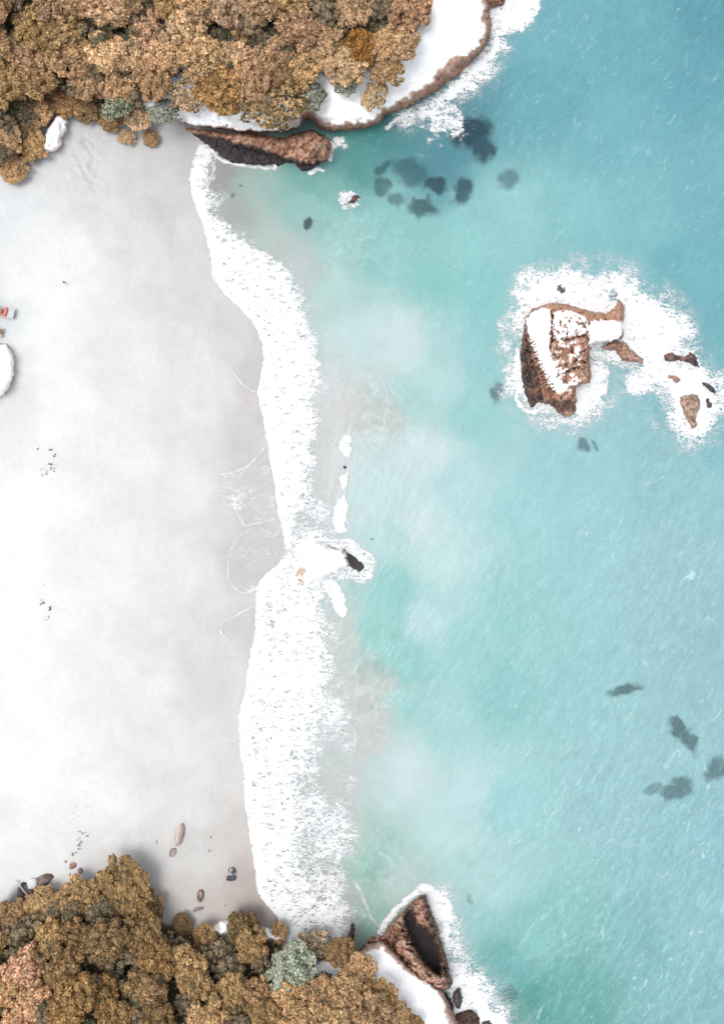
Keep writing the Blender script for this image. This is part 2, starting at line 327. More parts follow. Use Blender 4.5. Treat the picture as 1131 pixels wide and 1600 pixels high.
# ---- rocks under water: u, v, rx, ry, angle, clearness, label
SUBM = [
 (735, 208, 32, 24, 15, .92, 'large dark submerged boulder just off the white cliff, under lacy foam'),
 (757, 234, 20, 20, -30, .85, 'dark submerged boulder touching the seaward end of the largest one'),
 (597, 262, 12, 9, 20, .62, 'small blurred submerged rock at the upper left of the reef cluster'),
 (597, 290, 11, 16, 15, .62, 'narrow blurred submerged rock on the left side of the reef cluster'),
 (640, 268, 32, 20, -15, .52, 'broad faint blue submerged rock in the middle of the reef cluster'),
 (680, 288, 17, 15, 10, .82, 'dark diamond shaped submerged rock in the centre of the reef cluster'),
 (657, 324, 24, 15, -12, .75, 'oval submerged rock at the lower edge of the reef cluster'),
 (722, 297, 23, 15, 62, .80, 'tilted oval submerged rock on the right of the reef cluster'),
 (793, 276, 18, 14, 40, .5, 'faint pale blue submerged rock farthest right of the reef cluster'),
 (617, 312, 15, 12, 40, .55, 'faint submerged rock at the lower left of the reef cluster'),
 (482, 351, 9, 10, 0, .88, 'small round dark submerged rock in milky shallows below the brown outcrop'),
 (774, 612, 9, 18, -8, .65, 'dark submerged rock just left of the foaming sea stack'),
 (911, 696, 9, 11, 20, .60, 'small dark submerged rock below the sea stack, the larger of two'),
 (931, 697, 4, 5, 0, .50, 'tiny submerged rock below the sea stack, the smaller of two'),
 (975, 1079, 27, 9, 14, .70, 'long sausage shaped submerged rock alone in open water'),
 (1060, 1136, 18, 12, -35, .70, 'upper lobe of dark submerged reef near the right edge'),
 (1078, 1158, 12, 20, 25, .68, 'lower hooked lobe of dark submerged reef near the right edge'),
 (1020, 1232, 14, 8, 10, .42, 'small faint blue submerged reef patch at the left of the lowest reef'),
 (1058, 1234, 28, 15, 10, .62, 'wide blue submerged reef patch in rippled water near the right edge'),
 (1122, 1203, 22, 18, 30, .6, 'blue submerged reef patch cut by the right edge of the photo'),
 (797, 1553, 12, 14, 0, .45, 'blurred dark submerged rock in green water beside the southern boulders'),
 (734, 1404, 6, 5, 0, .35, 'tiny faint submerged rock above the southern rock point'),
 (378, 288, 4, 3, 0, .6, 'tiny dark stone in shallow water under the brown outcrop'),
 (362, 306, 5, 4, 0, .5, 'tiny blurred stone in sandy shallows near the surf edge'),
 (583, 843, 5, 2.5, 10, .7, 'tiny dark stone just under the water right of the white rock'),
]
def subm_mask(u, v):
    wu = u + fbm(u / 16, v / 16, 3, 3, .5) * 13; wv = v + fbm(u / 16, v / 16, 9, 3, .5) * 13
    m = np.zeros(u.shape)
    for (a, b, rx, ry, an, cl, _) in SUBM:
        c, s_ = math.cos(math.radians(an)), math.sin(math.radians(an))
        x, y = wu - a, -(wv - b); r = np.sqrt(((x * c + y * s_) / rx) ** 2 + ((-x * s_ + y * c) / ry) ** 2)
        m = np.maximum(m, .98 * cl * ss(r, 1.3, 0.62))
    return m

# ------------------------------------------------------------------ ground sheet
def stretched(lo, hi, step, far):
    a = np.arange(lo, hi + 1, step); g = [];  d = step; x = hi
    while x < hi + far: d *= 1.35; x += d; g.append(x)
    l = []; d = step; x = lo
    while x > lo - far: d *= 1.35; x -= d; l.append(x)
    return np.array(l[::-1] + list(a) + g)
gu, gv = stretched(-150, 1290, 3.5, 20000), stretched(-170, 1770, 3.5, 20000)
U, V = np.meshgrid(gu, gv)
Uc, Vc = np.clip(U, -120, 1250), np.clip(V, -120, 1720)
GZ = ground_z(Uc, Vc)
sh = Uc - curve(Vc, SHORE)
wu, wv = Uc + fbm(Uc / 60, Vc / 60, 1) * 50, Vc + fbm(Uc / 60, Vc / 60, 2) * 90
sc = lin(field(wu, wv, SANDC, 3.5, 18)) / K
# wet scallops left by earlier swash
SCAL = [[(330, 470), (352, 490), (395, 540), (420, 560), (420, 620), (400, 612), (370, 590), (345, 560)],
        [(410, 640), (420, 700), (390, 728), (350, 738), (347, 715), (365, 680), (390, 655)],
        [(345, 742), (400, 725), (440, 740), (450, 860), (400, 830), (372, 825), (368, 800), (345, 790)],
        [(440, 870), (400, 925), (378, 926), (360, 910), (357, 880), (372, 835), (410, 815), (440, 830)],
        [(405, 943), (372, 963), (348, 975), (352, 995), (372, 1020), (400, 1030)],
        [(360, 1260), (398, 1280), (405, 1400), (440, 1440), (400, 1440), (375, 1380), (362, 1330)]]
wet = ss(sh, -60, 0) * 0.4
for P in SCAL:
    m = ss(sdf(wu * 0.15 + Uc * 0.85, wv * 0.1 + Vc * 0.9, P), -3, 6); wet = np.maximum(wet, m)
    sc = sc * (1 - 0.055 * m)[..., None]
sc = sc * (1 + 0.05 * fbm(Uc / 9, Vc / 40, 31) * ss(sh, -260, -40) + 0.04 * fbm(Uc / 25, Vc / 25, 33))[..., None]
wcg = lin(field(Uc, Vc, WATERC)) / K
deep = ss(sh, 20, 120)[..., None]
sc = sc * (1 - deep) + wcg * 0.8 * deep
soil = np.zeros(U.shape)
for F_ in (FOREST_N, FOREST_S): soil = np.maximum(soil, ss(sdf(Uc, Vc, F_, 2) + fbm(Uc / 12, Vc / 12, 5) * 14, 0, 8))
# ground litter of the forest floor
sc = sc * (1 - soil[..., None]) + soil[..., None] * (np.array([0.085, 0.062, 0.038]) * (1 + fbm(Uc / 10, Vc / 10, 8)[..., None]))
trail = np.exp(-((Uc - 140 - fbm(Vc / 30, Vc * 0, 3) * 30) / 22) ** 2) * ss(Vc, 200, 225) * ss(Vc, 330, 270)
gz = GZ + 0.16 * fbm(Uc / 7, Vc / 7, 12) * ss(-sh, 20, 90) * (1 - 0.5 * ss(Vc, 300, 520)) + 1.0 * trail * fbm(Uc / 4.5, Vc / 4.5, 15, 2)
# hollow in the sand in front of the southern trees
gz -= 1.6 * ss(np.hypot((Uc - 44) / 20, (Vc - 1396) / 22), 1.2, 0.3)
sc = sc * np.array([1.0, 1.0, .98])
verts = np.stack([(U - CX) * S, (CY - V) * S, gz], -1).reshape(-1, 3)
me = mesh('ground', verts, grid_faces(len(gv), len(gu)), {'col': sc.reshape(-1, 3), 'wet': (wet * (1 - soil)).ravel()})
tag(link('beach', me, M_SAND), 'pale sandy beach and seabed, white at the back and grey where wet', 'beach', kind='structure')

# ------------------------------------------------------------------ sea
wu_, wv_ = stretched(280, 1290, 2.5, 20000), stretched(-170, 1770, 2.5, 20000)
wu_ = wu_[wu_ > 250]
U, V = np.meshgrid(wu_, wv_); Uc, Vc = np.clip(U, 250, 1250), np.clip(V, -120, 1720)
s1, s2 = fbm(Uc / 70, Vc / 70, 41), fbm(Uc / 70, Vc / 70, 43)
s3, s4 = fbm(Uc / 18, Vc / 18, 45), fbm(Uc / 18, Vc / 18, 47)
shore = ss(Uc, 720, 560)
X, Y = Uc + 24 * s1 + shore * 16 * s3, Vc + 36 * s2 + shore * 20 * s4
wc = lin(field(X, Y, WATERC, 3.6, 16)) / K
# silt swirls in the shallows
silt = np.maximum(np.exp(-((Uc - 590) / 50) ** 2 - ((Vc - 640) / 60) ** 2), np.exp(-((Uc - 580) / 45) ** 2 - ((Vc - 1080) / 80) ** 2))
silt = np.maximum(silt, 1.1 * np.exp(-((Uc - 590) / 50) ** 2 - ((Vc - 1350) / 60) ** 2))
silt = np.maximum(silt, .7 * np.exp(-((Uc - 560) / 90) ** 2 - ((Vc - 370) / 60) ** 2))
q = fbm((Uc + 30 * s3) / 16 + s1 * 4, (Vc + 30 * s4) / 16 + s2 * 4, 51, 4)
q2 = np.abs(fbm((Uc + 22 * s4) / 22 + s2 * 5, (Vc + 22 * s3) / 22 + s1 * 5, 55, 4))
wc = wc * (1 + silt * (0.28 * q + 0.22 * ss(q2, .09, 0) - .05))[..., None]
op = 0.93 - 0.90 * subm_mask(Uc, Vc)
s = Uc - curve(Vc, SHORE)
op *= 0.35 + 0.65 * ss(s, 5, 110)
rip = 0.12 + 0.88 * field(Uc, Vc, [(480, 400, 0), (600, 600, .02), (560, 900, .05), (600, 1200, .02), (620, 900, .12), (600, 1350, .05), (740, 700, .15), (720, 1000, .25), (800, 950, .35), (700, 1250, .1), (640, 300, .2), (850, 150, .55), (1050, 100, .55), (1000, 300, .4), (900, 700, .3), (1080, 700, .6), (850, 1100, .45), (1050, 900, .75), (950, 1250, .9), (800, 1300, .5), (1100, 1350, 1.), (900, 1500, 1.), (1050, 1550, 1.), (780, 1450, .5), (750, 450, .25)])[..., 0]
zz = 0.10 * rip * fbm((Uc * .85 + Vc * .5) / 6, (Vc * .85 - Uc * .5) / 18, 61, 3)
zz = zz - .35 * ss(s, 8, -4)
verts = np.stack([(U - CX) * S, (CY - V) * S, zz], -1).reshape(-1, 3)
me = mesh('sea', verts, grid_faces(len(wv_), len(wu_)), {'wc': wc.reshape(-1, 3), 'wo': op.ravel(), 'wr': rip.ravel(), 'wd': ss(s, 50, 160).ravel()})
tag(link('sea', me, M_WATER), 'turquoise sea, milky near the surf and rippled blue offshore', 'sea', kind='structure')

# ------------------------------------------------------------------ foam
def foam(name, box, Ffun, label, step=2.0, lift=0.07):
    u, v = np.meshgrid(np.arange(box[0], box[2], step), np.arange(box[1], box[3], step))
    F = Ffun(u, v); ln = 0 * u
    if isinstance(F, tuple): F, ln = F
    F, ln = np.clip(F, 0, 1), np.clip(ln, 0, 1)
    s = (u - curve(v, SHORE)) * S
    g = np.where(s < 0, -s * 0.045, 0.0)
    z = np.maximum(g, 0.05) + lift + F * (0.10 + 0.16 * fbm(u / 5, v / 5, 71, 3)) * np.minimum(1, F * 1.5)
    verts = np.stack([(u - CX) * S, (CY - v) * S, z], -1).reshape(-1, 3)
    f = grid_faces(*u.shape, keep=(F > 0.015) | (ln > 0.015))
    vv, ff, aa = compress(verts, f, {'F': F.ravel(), 'ln': ln.ravel()})
    return tag(link(name, mesh(name, vv, ff, aa), M_FOAM), label, 'foam', kind='stuff')

def F_surf(u, v):
    n = fbm(u / 9, v / 9, 81); n2 = fbm(u / 40, v / 30, 83)
    uu = u + 10 * fbm(u / 14, v / 9, 85) + 7 * n
    a, b, c = curve(v, SHORE), curve(v, DENSE), curve(v, LACE)
    ue = u + 2.5 * fbm(u / 6, v / 6, 87)
    edge = ss(ue - a + 3 * n2, -2.5, 4)
    base = 0.68 - .12 * ss(v, 1080, 1220) * ss(u, 425, 475) + 0.22 * n2 + .20 * fbm(u / 22, v / 10, 84)
    base = base - 0.20 * ss(v, 380, 300) * ss(u - a, 4, 16) + .06 * ss(v, 480, 640) * ss(v, 860, 800)
    base = np.maximum(base, 1.10 - (u - a) / 46 + .15 * fbm(u / 12, v / 30, 82))
    ud = u + 22 * fbm(u / 26, v / 16, 88, 4) + 7 * n
    dens = base * ss(ud - b, 14, -22)
    ul = u + 34 * fbm(u / 34, v / 26, 86, 4) + 8 * n
    lace = (0.33 + 0.22 * n2) * ss(ul - c, 24, -36) * ss(v, 215, 330)
    # a quiet grey pocket between the surf and the seaward crest
    lace = lace * (1 - 0.85 * ss(np.hypot((u - 512) / 20, (v - 745) / 42), 1.15, .7)) * (1 - .5 * ss(np.hypot((u - 520) / 26, (v - 1205) / 50), 1.2, .6))
    F = np.maximum(dens, lace) * edge * ss(v, 1492, 1470) * ss(v, 222, 234)
    # swash lace up the sand
    m = 0 * u
    for P, f in ((SCAL[2], .26), (SCAL[3], .22)):
        m = np.maximum(m, f * ss(sdf(u, v, P), -2, 5) * (0.9 + .8 * n2))
    F = np.maximum(F, m * ss(u - a, 4, -6))
    ln = 0 * u
    for L, wd, h in SWASH: ln = np.maximum(ln, 1.25 * h * (.78 + .9 * n + .7 * n2) * np.exp(-(dline(u + 3 * n, v + 3 * fbm(u / 9, v / 9, 89), L) / wd) ** 2))
    for P in CREST: F = np.maximum(F, ss(sdf(u + 5 * n, v + 5 * n, P), -3, 3))
    # ring of lace round the white rock
    r = sdf(u + 8 * n, v + 8 * n, TEHOHO)
    F = np.maximum(F, 0.62 * ss(r, -26, -2) * (0.85 + n2))
    return F, ln
SWASH = [([(360, 575), (385, 605), (410, 615)], 1.6, .8), ([(344, 741), (372, 736), (392, 725), (412, 700), (418, 688)], 1.8, .9),
         ([(345, 745), (342, 775)], 1.6, .5), ([(376, 773), (367, 785), (370, 798), (378, 812), (386, 822), (410, 815), (432, 812)], 1.8, .9),
         ([(357, 885), (362, 860), (375, 838), (398, 824)], 1.8, .95), ([(357, 880), (360, 908), (378, 926), (402, 920)], 2.0, .95),
         ([(402, 943), (375, 958), (350, 970), (346, 985), (358, 1002)], 1.8, .9), ([(398, 1000), (396, 1020), (378, 1030)], 1.5, .7),
         ([(383, 1030), (345, 1028)], 1.2, .6), ([(311, 229), (330, 236), (346, 250), (375, 258), (405, 262), (430, 264)], 2.4, .95),
         ([(315, 232), (325, 252), (336, 262), (326, 285), (322, 300)], 3.0, .7), ([(547, 712), (541, 750), (538, 775)], 2.2, .9),
         ([(556, 1378), (568, 1402), (578, 1428), (594, 1450)], 2.2, .75), ([(500, 1130), (540, 1128), (556, 1145), (553, 1165)], 2.0, .8),
         ([(505, 1155), (545, 1150)], 1.6, .7), ([(520, 1092), (532, 1105), (528, 1122)], 2., .7)]
CREST = [[(534, 686), (540, 681), (548, 684), (548, 700), (545, 712), (540, 712), (532, 700)], [(534, 745), (541, 744), (538, 760), (533, 762)],
         [(535, 772), (541, 785), (542, 798), (536, 815), (538, 828), (526, 830), (521, 815), (523, 800), (530, 785)],
         [(503, 905), (520, 906), (533, 922), (539, 945), (541, 958), (532, 962), (522, 950), (515, 930), (506, 918)]]
TEHOHO = [(461, 905), (464, 885), (473, 853), (490, 840), (515, 852), (540, 855), (552, 862), (566, 872), (573, 882), (568, 896), (560, 899), (545, 890), (520, 900), (500, 910), (478, 917)]
foam('surf_foam', (285, 215, 640, 1500), F_surf, 'white surf foam breaking along the sandy shoreline')

ISL_FOAM = [(806, 480), (825, 448), (850, 430), (885, 421), (920, 430), (950, 424), (982, 434), (998, 458), (1030, 470), (1054, 490), (1066, 518), (1060, 545), (1080, 552), (1096, 570), (1110, 592), (1122, 618), (1118, 650), (1104, 674), (1075, 682), (1042, 662), (1022, 640), (1014, 612), (990, 606), (972, 582), (955, 565), (946, 580), (948, 610), (934, 638), (905, 648), (870, 650), (842, 645), (818, 630), (806, 590), (808, 540)]
def F_isl(u, v):
    n, n2 = fbm(u / 10, v / 10, 91), fbm(u / 30, v / 30, 93)
    d = sdf(u + 14 * n + 14 * n2, v + 14 * fbm(u / 10, v / 10, 95), ISL_FOAM)
    F = 0.34 * ss(d, -46, -4) * (0.8 + 1.3 * n2) + 0.42 * ss(d, -5, 14)
    lac = np.maximum(ss(np.hypot((u - 1035) / 30, (v - 625) / 40), 1.2, .5), ss(np.hypot((u - 935) / 26, (v - 590) / 50), 1.2, .6))
    lac = np.maximum(lac, .9 * ss(np.hypot((u - 985) / 30, (v - 575) / 14), 1.3, .6))
    lac = np.maximum(lac, .8 * ss(np.hypot((u - 850) / 40, (v - 640) / 14), 1.3, .6))
    F = F * (1 - .6 * lac)
    big = [(960, 505), (975, 480), (1010, 472), (1040, 488), (1064, 520), (1058, 548), (1030, 560), (1010, 550), (985, 530), (965, 525)]
    top = [(815, 490), (835, 455), (870, 438), (905, 440), (940, 445), (950, 470), (935, 485), (890, 475), (850, 470), (830, 485)]
    ring = [(1060, 610), (1095, 590), (1118, 625), (1112, 660), (1085, 680), (1062, 660)]
    mid = [(1000, 575), (1040, 565), (1075, 580), (1080, 600), (1050, 620), (1035, 600)]
    low = [(975, 592), (1000, 586), (1010, 604), (990, 612)]
    for P in (big, top, ring, mid, low, [(918, 580), (940, 575), (948, 600), (925, 640), (900, 648), (895, 625)]):
        F = np.maximum(F, ss(sdf(u + 10 * n, v + 10 * n2, P), -12, 10) * (0.92 + .35 * n2 + .3 * n))
    lines = [([(808, 545), (806, 575), (812, 600), (808, 625), (830, 645), (850, 636), (872, 640)], 3.), ([(838, 565), (846, 590), (848, 615), (842, 630)], 3.)]
    for L, wd in lines: F = np.maximum(F, .9 * np.exp(-(dline(u + 5 * n, v + 5 * n2, L) / wd) ** 2))
    blue = ss(np.hypot((u - 957) / 9, (v - 462) / 12), 1.2, .5)
    return F * (1 - .7 * blue)
foam('surf_foam', (740, 370, 1180, 740), F_isl, 'white foam and wash ringing the brown sea stack offshore', 1.8)

def F_n(u, v):
    n, n2 = fbm(u / 10, v / 10, 101), fbm(u / 30, v / 30, 103)
    big = [(768, -200), (832, -200), (838, -10), (832, 25), (812, 46), (785, 52), (768, 60)]
    F = .86 * ss(sdf(u + 12 * n, v + 12 * n2, big), -14, 10) * (1 + .5 * n2)
    d = dline(u + 6 * n, v + 6 * n, [(776, 55), (772, 78), (748, 104), (728, 128), (700, 150)])
    F = np.maximum(F, .95 * np.exp(-(d / 7) ** 2))
    d = dline(u + 8 * n, v + 8 * n, [(775, 70), (745, 118), (705, 150), (665, 176), (640, 185)])
    F = np.maximum(F, .46 * np.exp(-(d / 22) ** 2) * (0.9 + n2))
    d = np.hypot((u - 690) / 40, (v - 190) / 30)
    F = np.maximum(F, .46 * ss(d + n, 1.2, .3))
    F = np.maximum(F, .55 * ss(np.hypot((u - 528) / 16, (v - 222) / 12) + n, 1.2, .3))
    for L in ([(519, 225), (516, 250)], [(430, 262), (438, 248), (455, 246), (462, 252)], [(485, 272), (497, 264), (505, 266)], [(605, 200), (618, 188), (640, 178)]):
        F = np.maximum(F, .9 * np.exp(-(dline(u + 3 * n, v + 3 * n2, L) / 2.6) ** 2))
    F = np.maximum(F, .42 * ss(np.hypot((u - 548) / 22, (v - 314) / 15) + n * .8, 1.15, .75) * (0.55 + 2.2 * n2))
    return F
foam('surf_foam', (415, -170, 880, 345), F_n, 'white foam washing against the northern white cliff foot', 1.8)

def F_s(u, v):
    n, n2 = fbm(u / 10, v / 10, 111), fbm(u / 30, v / 30, 113)
    F = .8 * ss(sdf(u + 10 * n, v + 10 * n2, [(655, 1392), (672, 1388), (690, 1402), (704, 1420), (700, 1440), (688, 1446), (674, 1415)]), -10, 5)
    F = np.maximum(F, (.82 + .5 * n2) * ss(sdf(u + 12 * n, v + 12 * n2, [(690, 1480), (702, 1500), (722, 1515), (745, 1524), (752, 1545), (762, 1575), (790, 1600), (800, 1680), (740, 1680), (710, 1590), (700, 1540)]), -9, 5))
    d = dline(u + 4 * n, v + 4 * n, [(594, 1456), (606, 1438), (630, 1410), (652, 1394)])
    F = np.maximum(F, .9 * np.exp(-(d / 4) ** 2))
    d = dline(u + 8 * n, v + 8 * n2, [(690, 1400), (702, 1430), (696, 1455), (702, 1490)])
    F = np.maximum(F, .75 * np.exp(-(d / 6) ** 2))
    d = dline(u, v, [(690, 1400), (715, 1500), (770, 1560), (810, 1620)])
    F = np.maximum(F, .36 * np.exp(-(d / 26) ** 2) * (.9 + n2))
    return F
foam('surf_foam', (580, 1370, 870, 1700), F_s, 'white foam breaking around the southern rock point', 1.8)

# ------------------------------------------------------------------ rock landforms
BROWN, PALEBR, DARK, WHITE, TAN = alb(168, 126, 104), alb(196, 160, 140), lin((66, 58, 58)) / K, np.array([.80, .79, .78]), alb(205, 178, 160)
def lerp(a, b, t): return a * (1 - t[..., None]) + b * t[..., None]

def landform(name, poly, fun, step, label, cat, margin=4.0, group=None, unproj=True):
    p = np.asarray(poly, float); lo, hi = p.min(0) - 12, p.max(0) + 12
    lo[1] = max(lo[1], -200); hi[1] = min(hi[1], 1800)
    u, v = np.meshgrid(np.arange(lo[0], hi[0] + step, step), np.arange(lo[1], hi[1] + step, step))
    n = fbm(u / 8, v / 8, hash(name) % 7 + len(label))
    sd = sdf(u, v, poly) + 3.4 * n + 2.2 * fbm(u / 3.2, v / 3.2, 5 + len(label), 3)
    z, c, wt = fun(u, v, sd)
    z = np.where(sd < 0, np.maximum(z + sd * 0.35, -2.2), z)
    verts = at(u, v, z).reshape(-1, 3)
    f = grid_faces(*u.shape, keep=sd > -margin)
    vv, ff, aa = compress(verts, f[:, ::1], {'col': np.clip(c * 1.25, 0, .85).reshape(-1, 3), 'wet': np.clip(wt, 0, 1).ravel()})
    o = link(name, mesh(name, vv, ff, aa), M_ROCK)
    return tag(o, label, cat, group)

def f_cliff_n(u, v, sd):
    n, nb = fbm(u / 16, v / 16, 121, 5), fbm(u / 5, v / 5, 123, 4)
    face = 13 + 12 * ss(u, 600, 690) * ss(u, 745, 700)
    face = np.where(u < 470, 3, face) * (1 + .7 * n)
    rim = ss(sd, 0, face)
    z = -1 + rim * (5.5 + 1.0 * n) + np.clip(sd - face, 0, 60) * 0.07 + .25 * nb * ss(sd, 0, 14) + .35 * n
    strata = 0.5 + 0.5 * np.sin((sd + 4 * n) * 0.9)
    cg, ck, cv = crag(u, v, 441, 15, 6)
    foot = ss(sd, face * 1.5, face * .8)
    z = z + (.6 * cg - .35 * ck) * ss(sd, 0, 6) * foot
    c = lerp(BROWN * ((0.78 + .3 * strata) * (1 - .25 * ck) * (1 + .3 * cv))[..., None], WHITE, ss(sd + 6 * nb + 7 * cv, face * .85, face * 1.35))
    c = lerp(c, alb(206, 174, 154), .65 * ss(sd + 3 * nb, face * .3, face * .75) * ss(sd, face * 1.2, face))
    c = lerp(c, PALEBR, .8 * ss(u, 640, 660) * ss(u, 720, 690) * ss(sd + 5 * n, 30, 14) * ss(sd, 8, 16))
    # grey-buff weathering of the low ledge behind the outcrop and at the notch
    buff = np.maximum(.75 * ss(np.hypot((u - 470) / 34, (v - 192) / 20) + n, 1.2, .2), .8 * ss(np.hypot((u - 500) / 22, (v - 190) / 12) + n, 1.3, .4))
    c = lerp(c, alb(150, 132, 122), buff)
    c = lerp(c, alb(205, 205, 205), .55 * ss(fbm(u / 22, v / 14, 127), .05, .25) * ss(u, 500, 440))
    c = lerp(c, alb(222, 218, 214), .6 * ss(np.abs(fbm(u / 26 + v / 60, v / 15, 128, 4)), .03, 0) * ss(sd, face, face * 1.6))
    c = lerp(c, DARK, ss(sd, 3.5, 1) * .8 * ss(u, 480, 500))
    return z, c, ss(sd, 4, 0)
landform('sea_cliff', CLIFF_N, f_cliff_n, 2.2, 'long white topped sea cliff with a brown foot below the northern forest', 'cliff')

OUT_N = [(279, 197), (300, 197), (345, 204), (400, 208), (440, 212), (462, 206), (482, 201), (500, 205), (517, 217), (520, 236), (510, 252), (496, 262), (478, 272), (464, 266), (455, 258), (436, 262), (400, 262), (362, 258), (338, 244), (314, 224)]
def f_out_n(u, v, sd):
    n, nb = fbm(u / 12, v / 12, 131, 5), fbm(u / 5, v / 9, 133, 4)
    t = np.interp(u, [280, 340, 420, 470, 520], [199, 215, 236, 252, 250])      # lower edge of the dry top
    dry = ss(v + 7 * nb, t + 5, t - 3)
    dry = np.maximum(dry, ss(np.hypot((u - 492) / 26, (v - 232) / 24) + .5 * nb, 1.05, .8))
    grow = ss(u, 280, 380)
    z = -.6 + ss(sd, 0, 9) * (1.5 + 4.0 * dry * grow + .8 * n) + .7 * nb
    knob = ss(np.hypot((u - 486) / 28, (v - 228) / 26), 1.1, .2)
    z = z + 2.2 * knob + .7 * np.abs(fbm(u / 9, v / 16, 135)) * knob * 3
    cg, ck, cv = crag(u, v, 411, 16, 6)
    z = z + (.9 * cg - .5 * ck) * ss(sd, 0, 8) * (.35 + .65 * dry)
    ridge = np.abs(fbm((u + v * .6) / 13, (v - u * .25) / 7, 137, 3))
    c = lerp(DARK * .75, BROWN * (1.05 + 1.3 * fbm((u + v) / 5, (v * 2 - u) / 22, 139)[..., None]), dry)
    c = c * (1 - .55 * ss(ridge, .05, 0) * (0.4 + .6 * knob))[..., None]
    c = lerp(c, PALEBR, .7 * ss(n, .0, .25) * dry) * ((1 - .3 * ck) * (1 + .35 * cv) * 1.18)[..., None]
    c = lerp(c, DARK * .5, .9 * ss(np.hypot((u - 503) / 10, (v - 206) / 8), 1.2, .6))  # deep shadow of the notch pit painted on as near black
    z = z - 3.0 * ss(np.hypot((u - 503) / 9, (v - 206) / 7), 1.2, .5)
    return z, c, 1 - dry
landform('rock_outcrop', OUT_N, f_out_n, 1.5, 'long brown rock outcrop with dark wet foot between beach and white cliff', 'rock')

def f_white(zt, tanf=.5, seed=0):
    def f(u, v, sd):
        n, nb = fbm(u / 9, v / 9, 141 + seed, 4), fbm(u / 4, v / 4, 143 + seed)
        z = np.maximum(ground_z(u, v), 0) - .3 + zt * ss(sd, 0, 9) * (1 + .5 * n) + .5 * nb * ss(sd, 0, 6)
        c = lerp(alb(200, 165, 150), WHITE, ss(sd + 4 * n, 1.5, 5.5))
        c = lerp(c, alb(225, 215, 208), .5 * ss(n, .0, .25))
        return z, c, 0 * u
    return f
landform('white_rock', [(64, 236), (70, 205), (80, 185), (92, 176), (108, 184), (106, 205), (100, 214), (98, 230), (84, 240)], f_white(3.2), 1.6, 'white rock with pink foot under the trees at the beach corner', 'rock')
landform('white_rock', [(-90, 528), (-40, 530), (0, 533), (17, 541), (25, 560), (24, 592), (17, 608), (0, 624), (-60, 640), (-90, 640)], f_white(3.0, seed=9), 1.8, 'rounded white rock at the left edge below the boats', 'rock')

def f_tehoho(u, v, sd):
    n, nb = fbm(u / 10, v / 10, 151, 4), fbm(u / 4, v / 4, 153)
    dk = ss(u + 8 * nb - .25 * (v - 880), 538, 546)
    z = -.7 + ss(sd, 0, 9) * (1.3 + 2.6 * (1 - dk) + .6 * n) + .35 * nb
    c = lerp(WHITE, DARK * 1.05, dk)
    br = np.maximum(ss(np.hypot((u - 468) / 12, (v - 893) / 8) + 1.2 * nb, 1., .7), ss(np.hypot((u - 469) / 8, (v - 908) / 7) + nb, 1., .6))
    c = lerp(c, alb(226, 224, 222), .8 * ss(np.abs(fbm(u / 12, v / 7, 157, 4)), .035, 0) * (1 - dk))
    c = lerp(c, alb(206, 178, 162), br)
    c = lerp(c, alb(176, 140, 122), .9 * ss(np.hypot((u - 526) / 12, (v - 855) / 4), 1.2, .6))
    return z, c, dk
landform('white_rock', TEHOHO, f_tehoho, 1.4, 'big white rock standing in the surf with a black wet seaward end', 'rock')

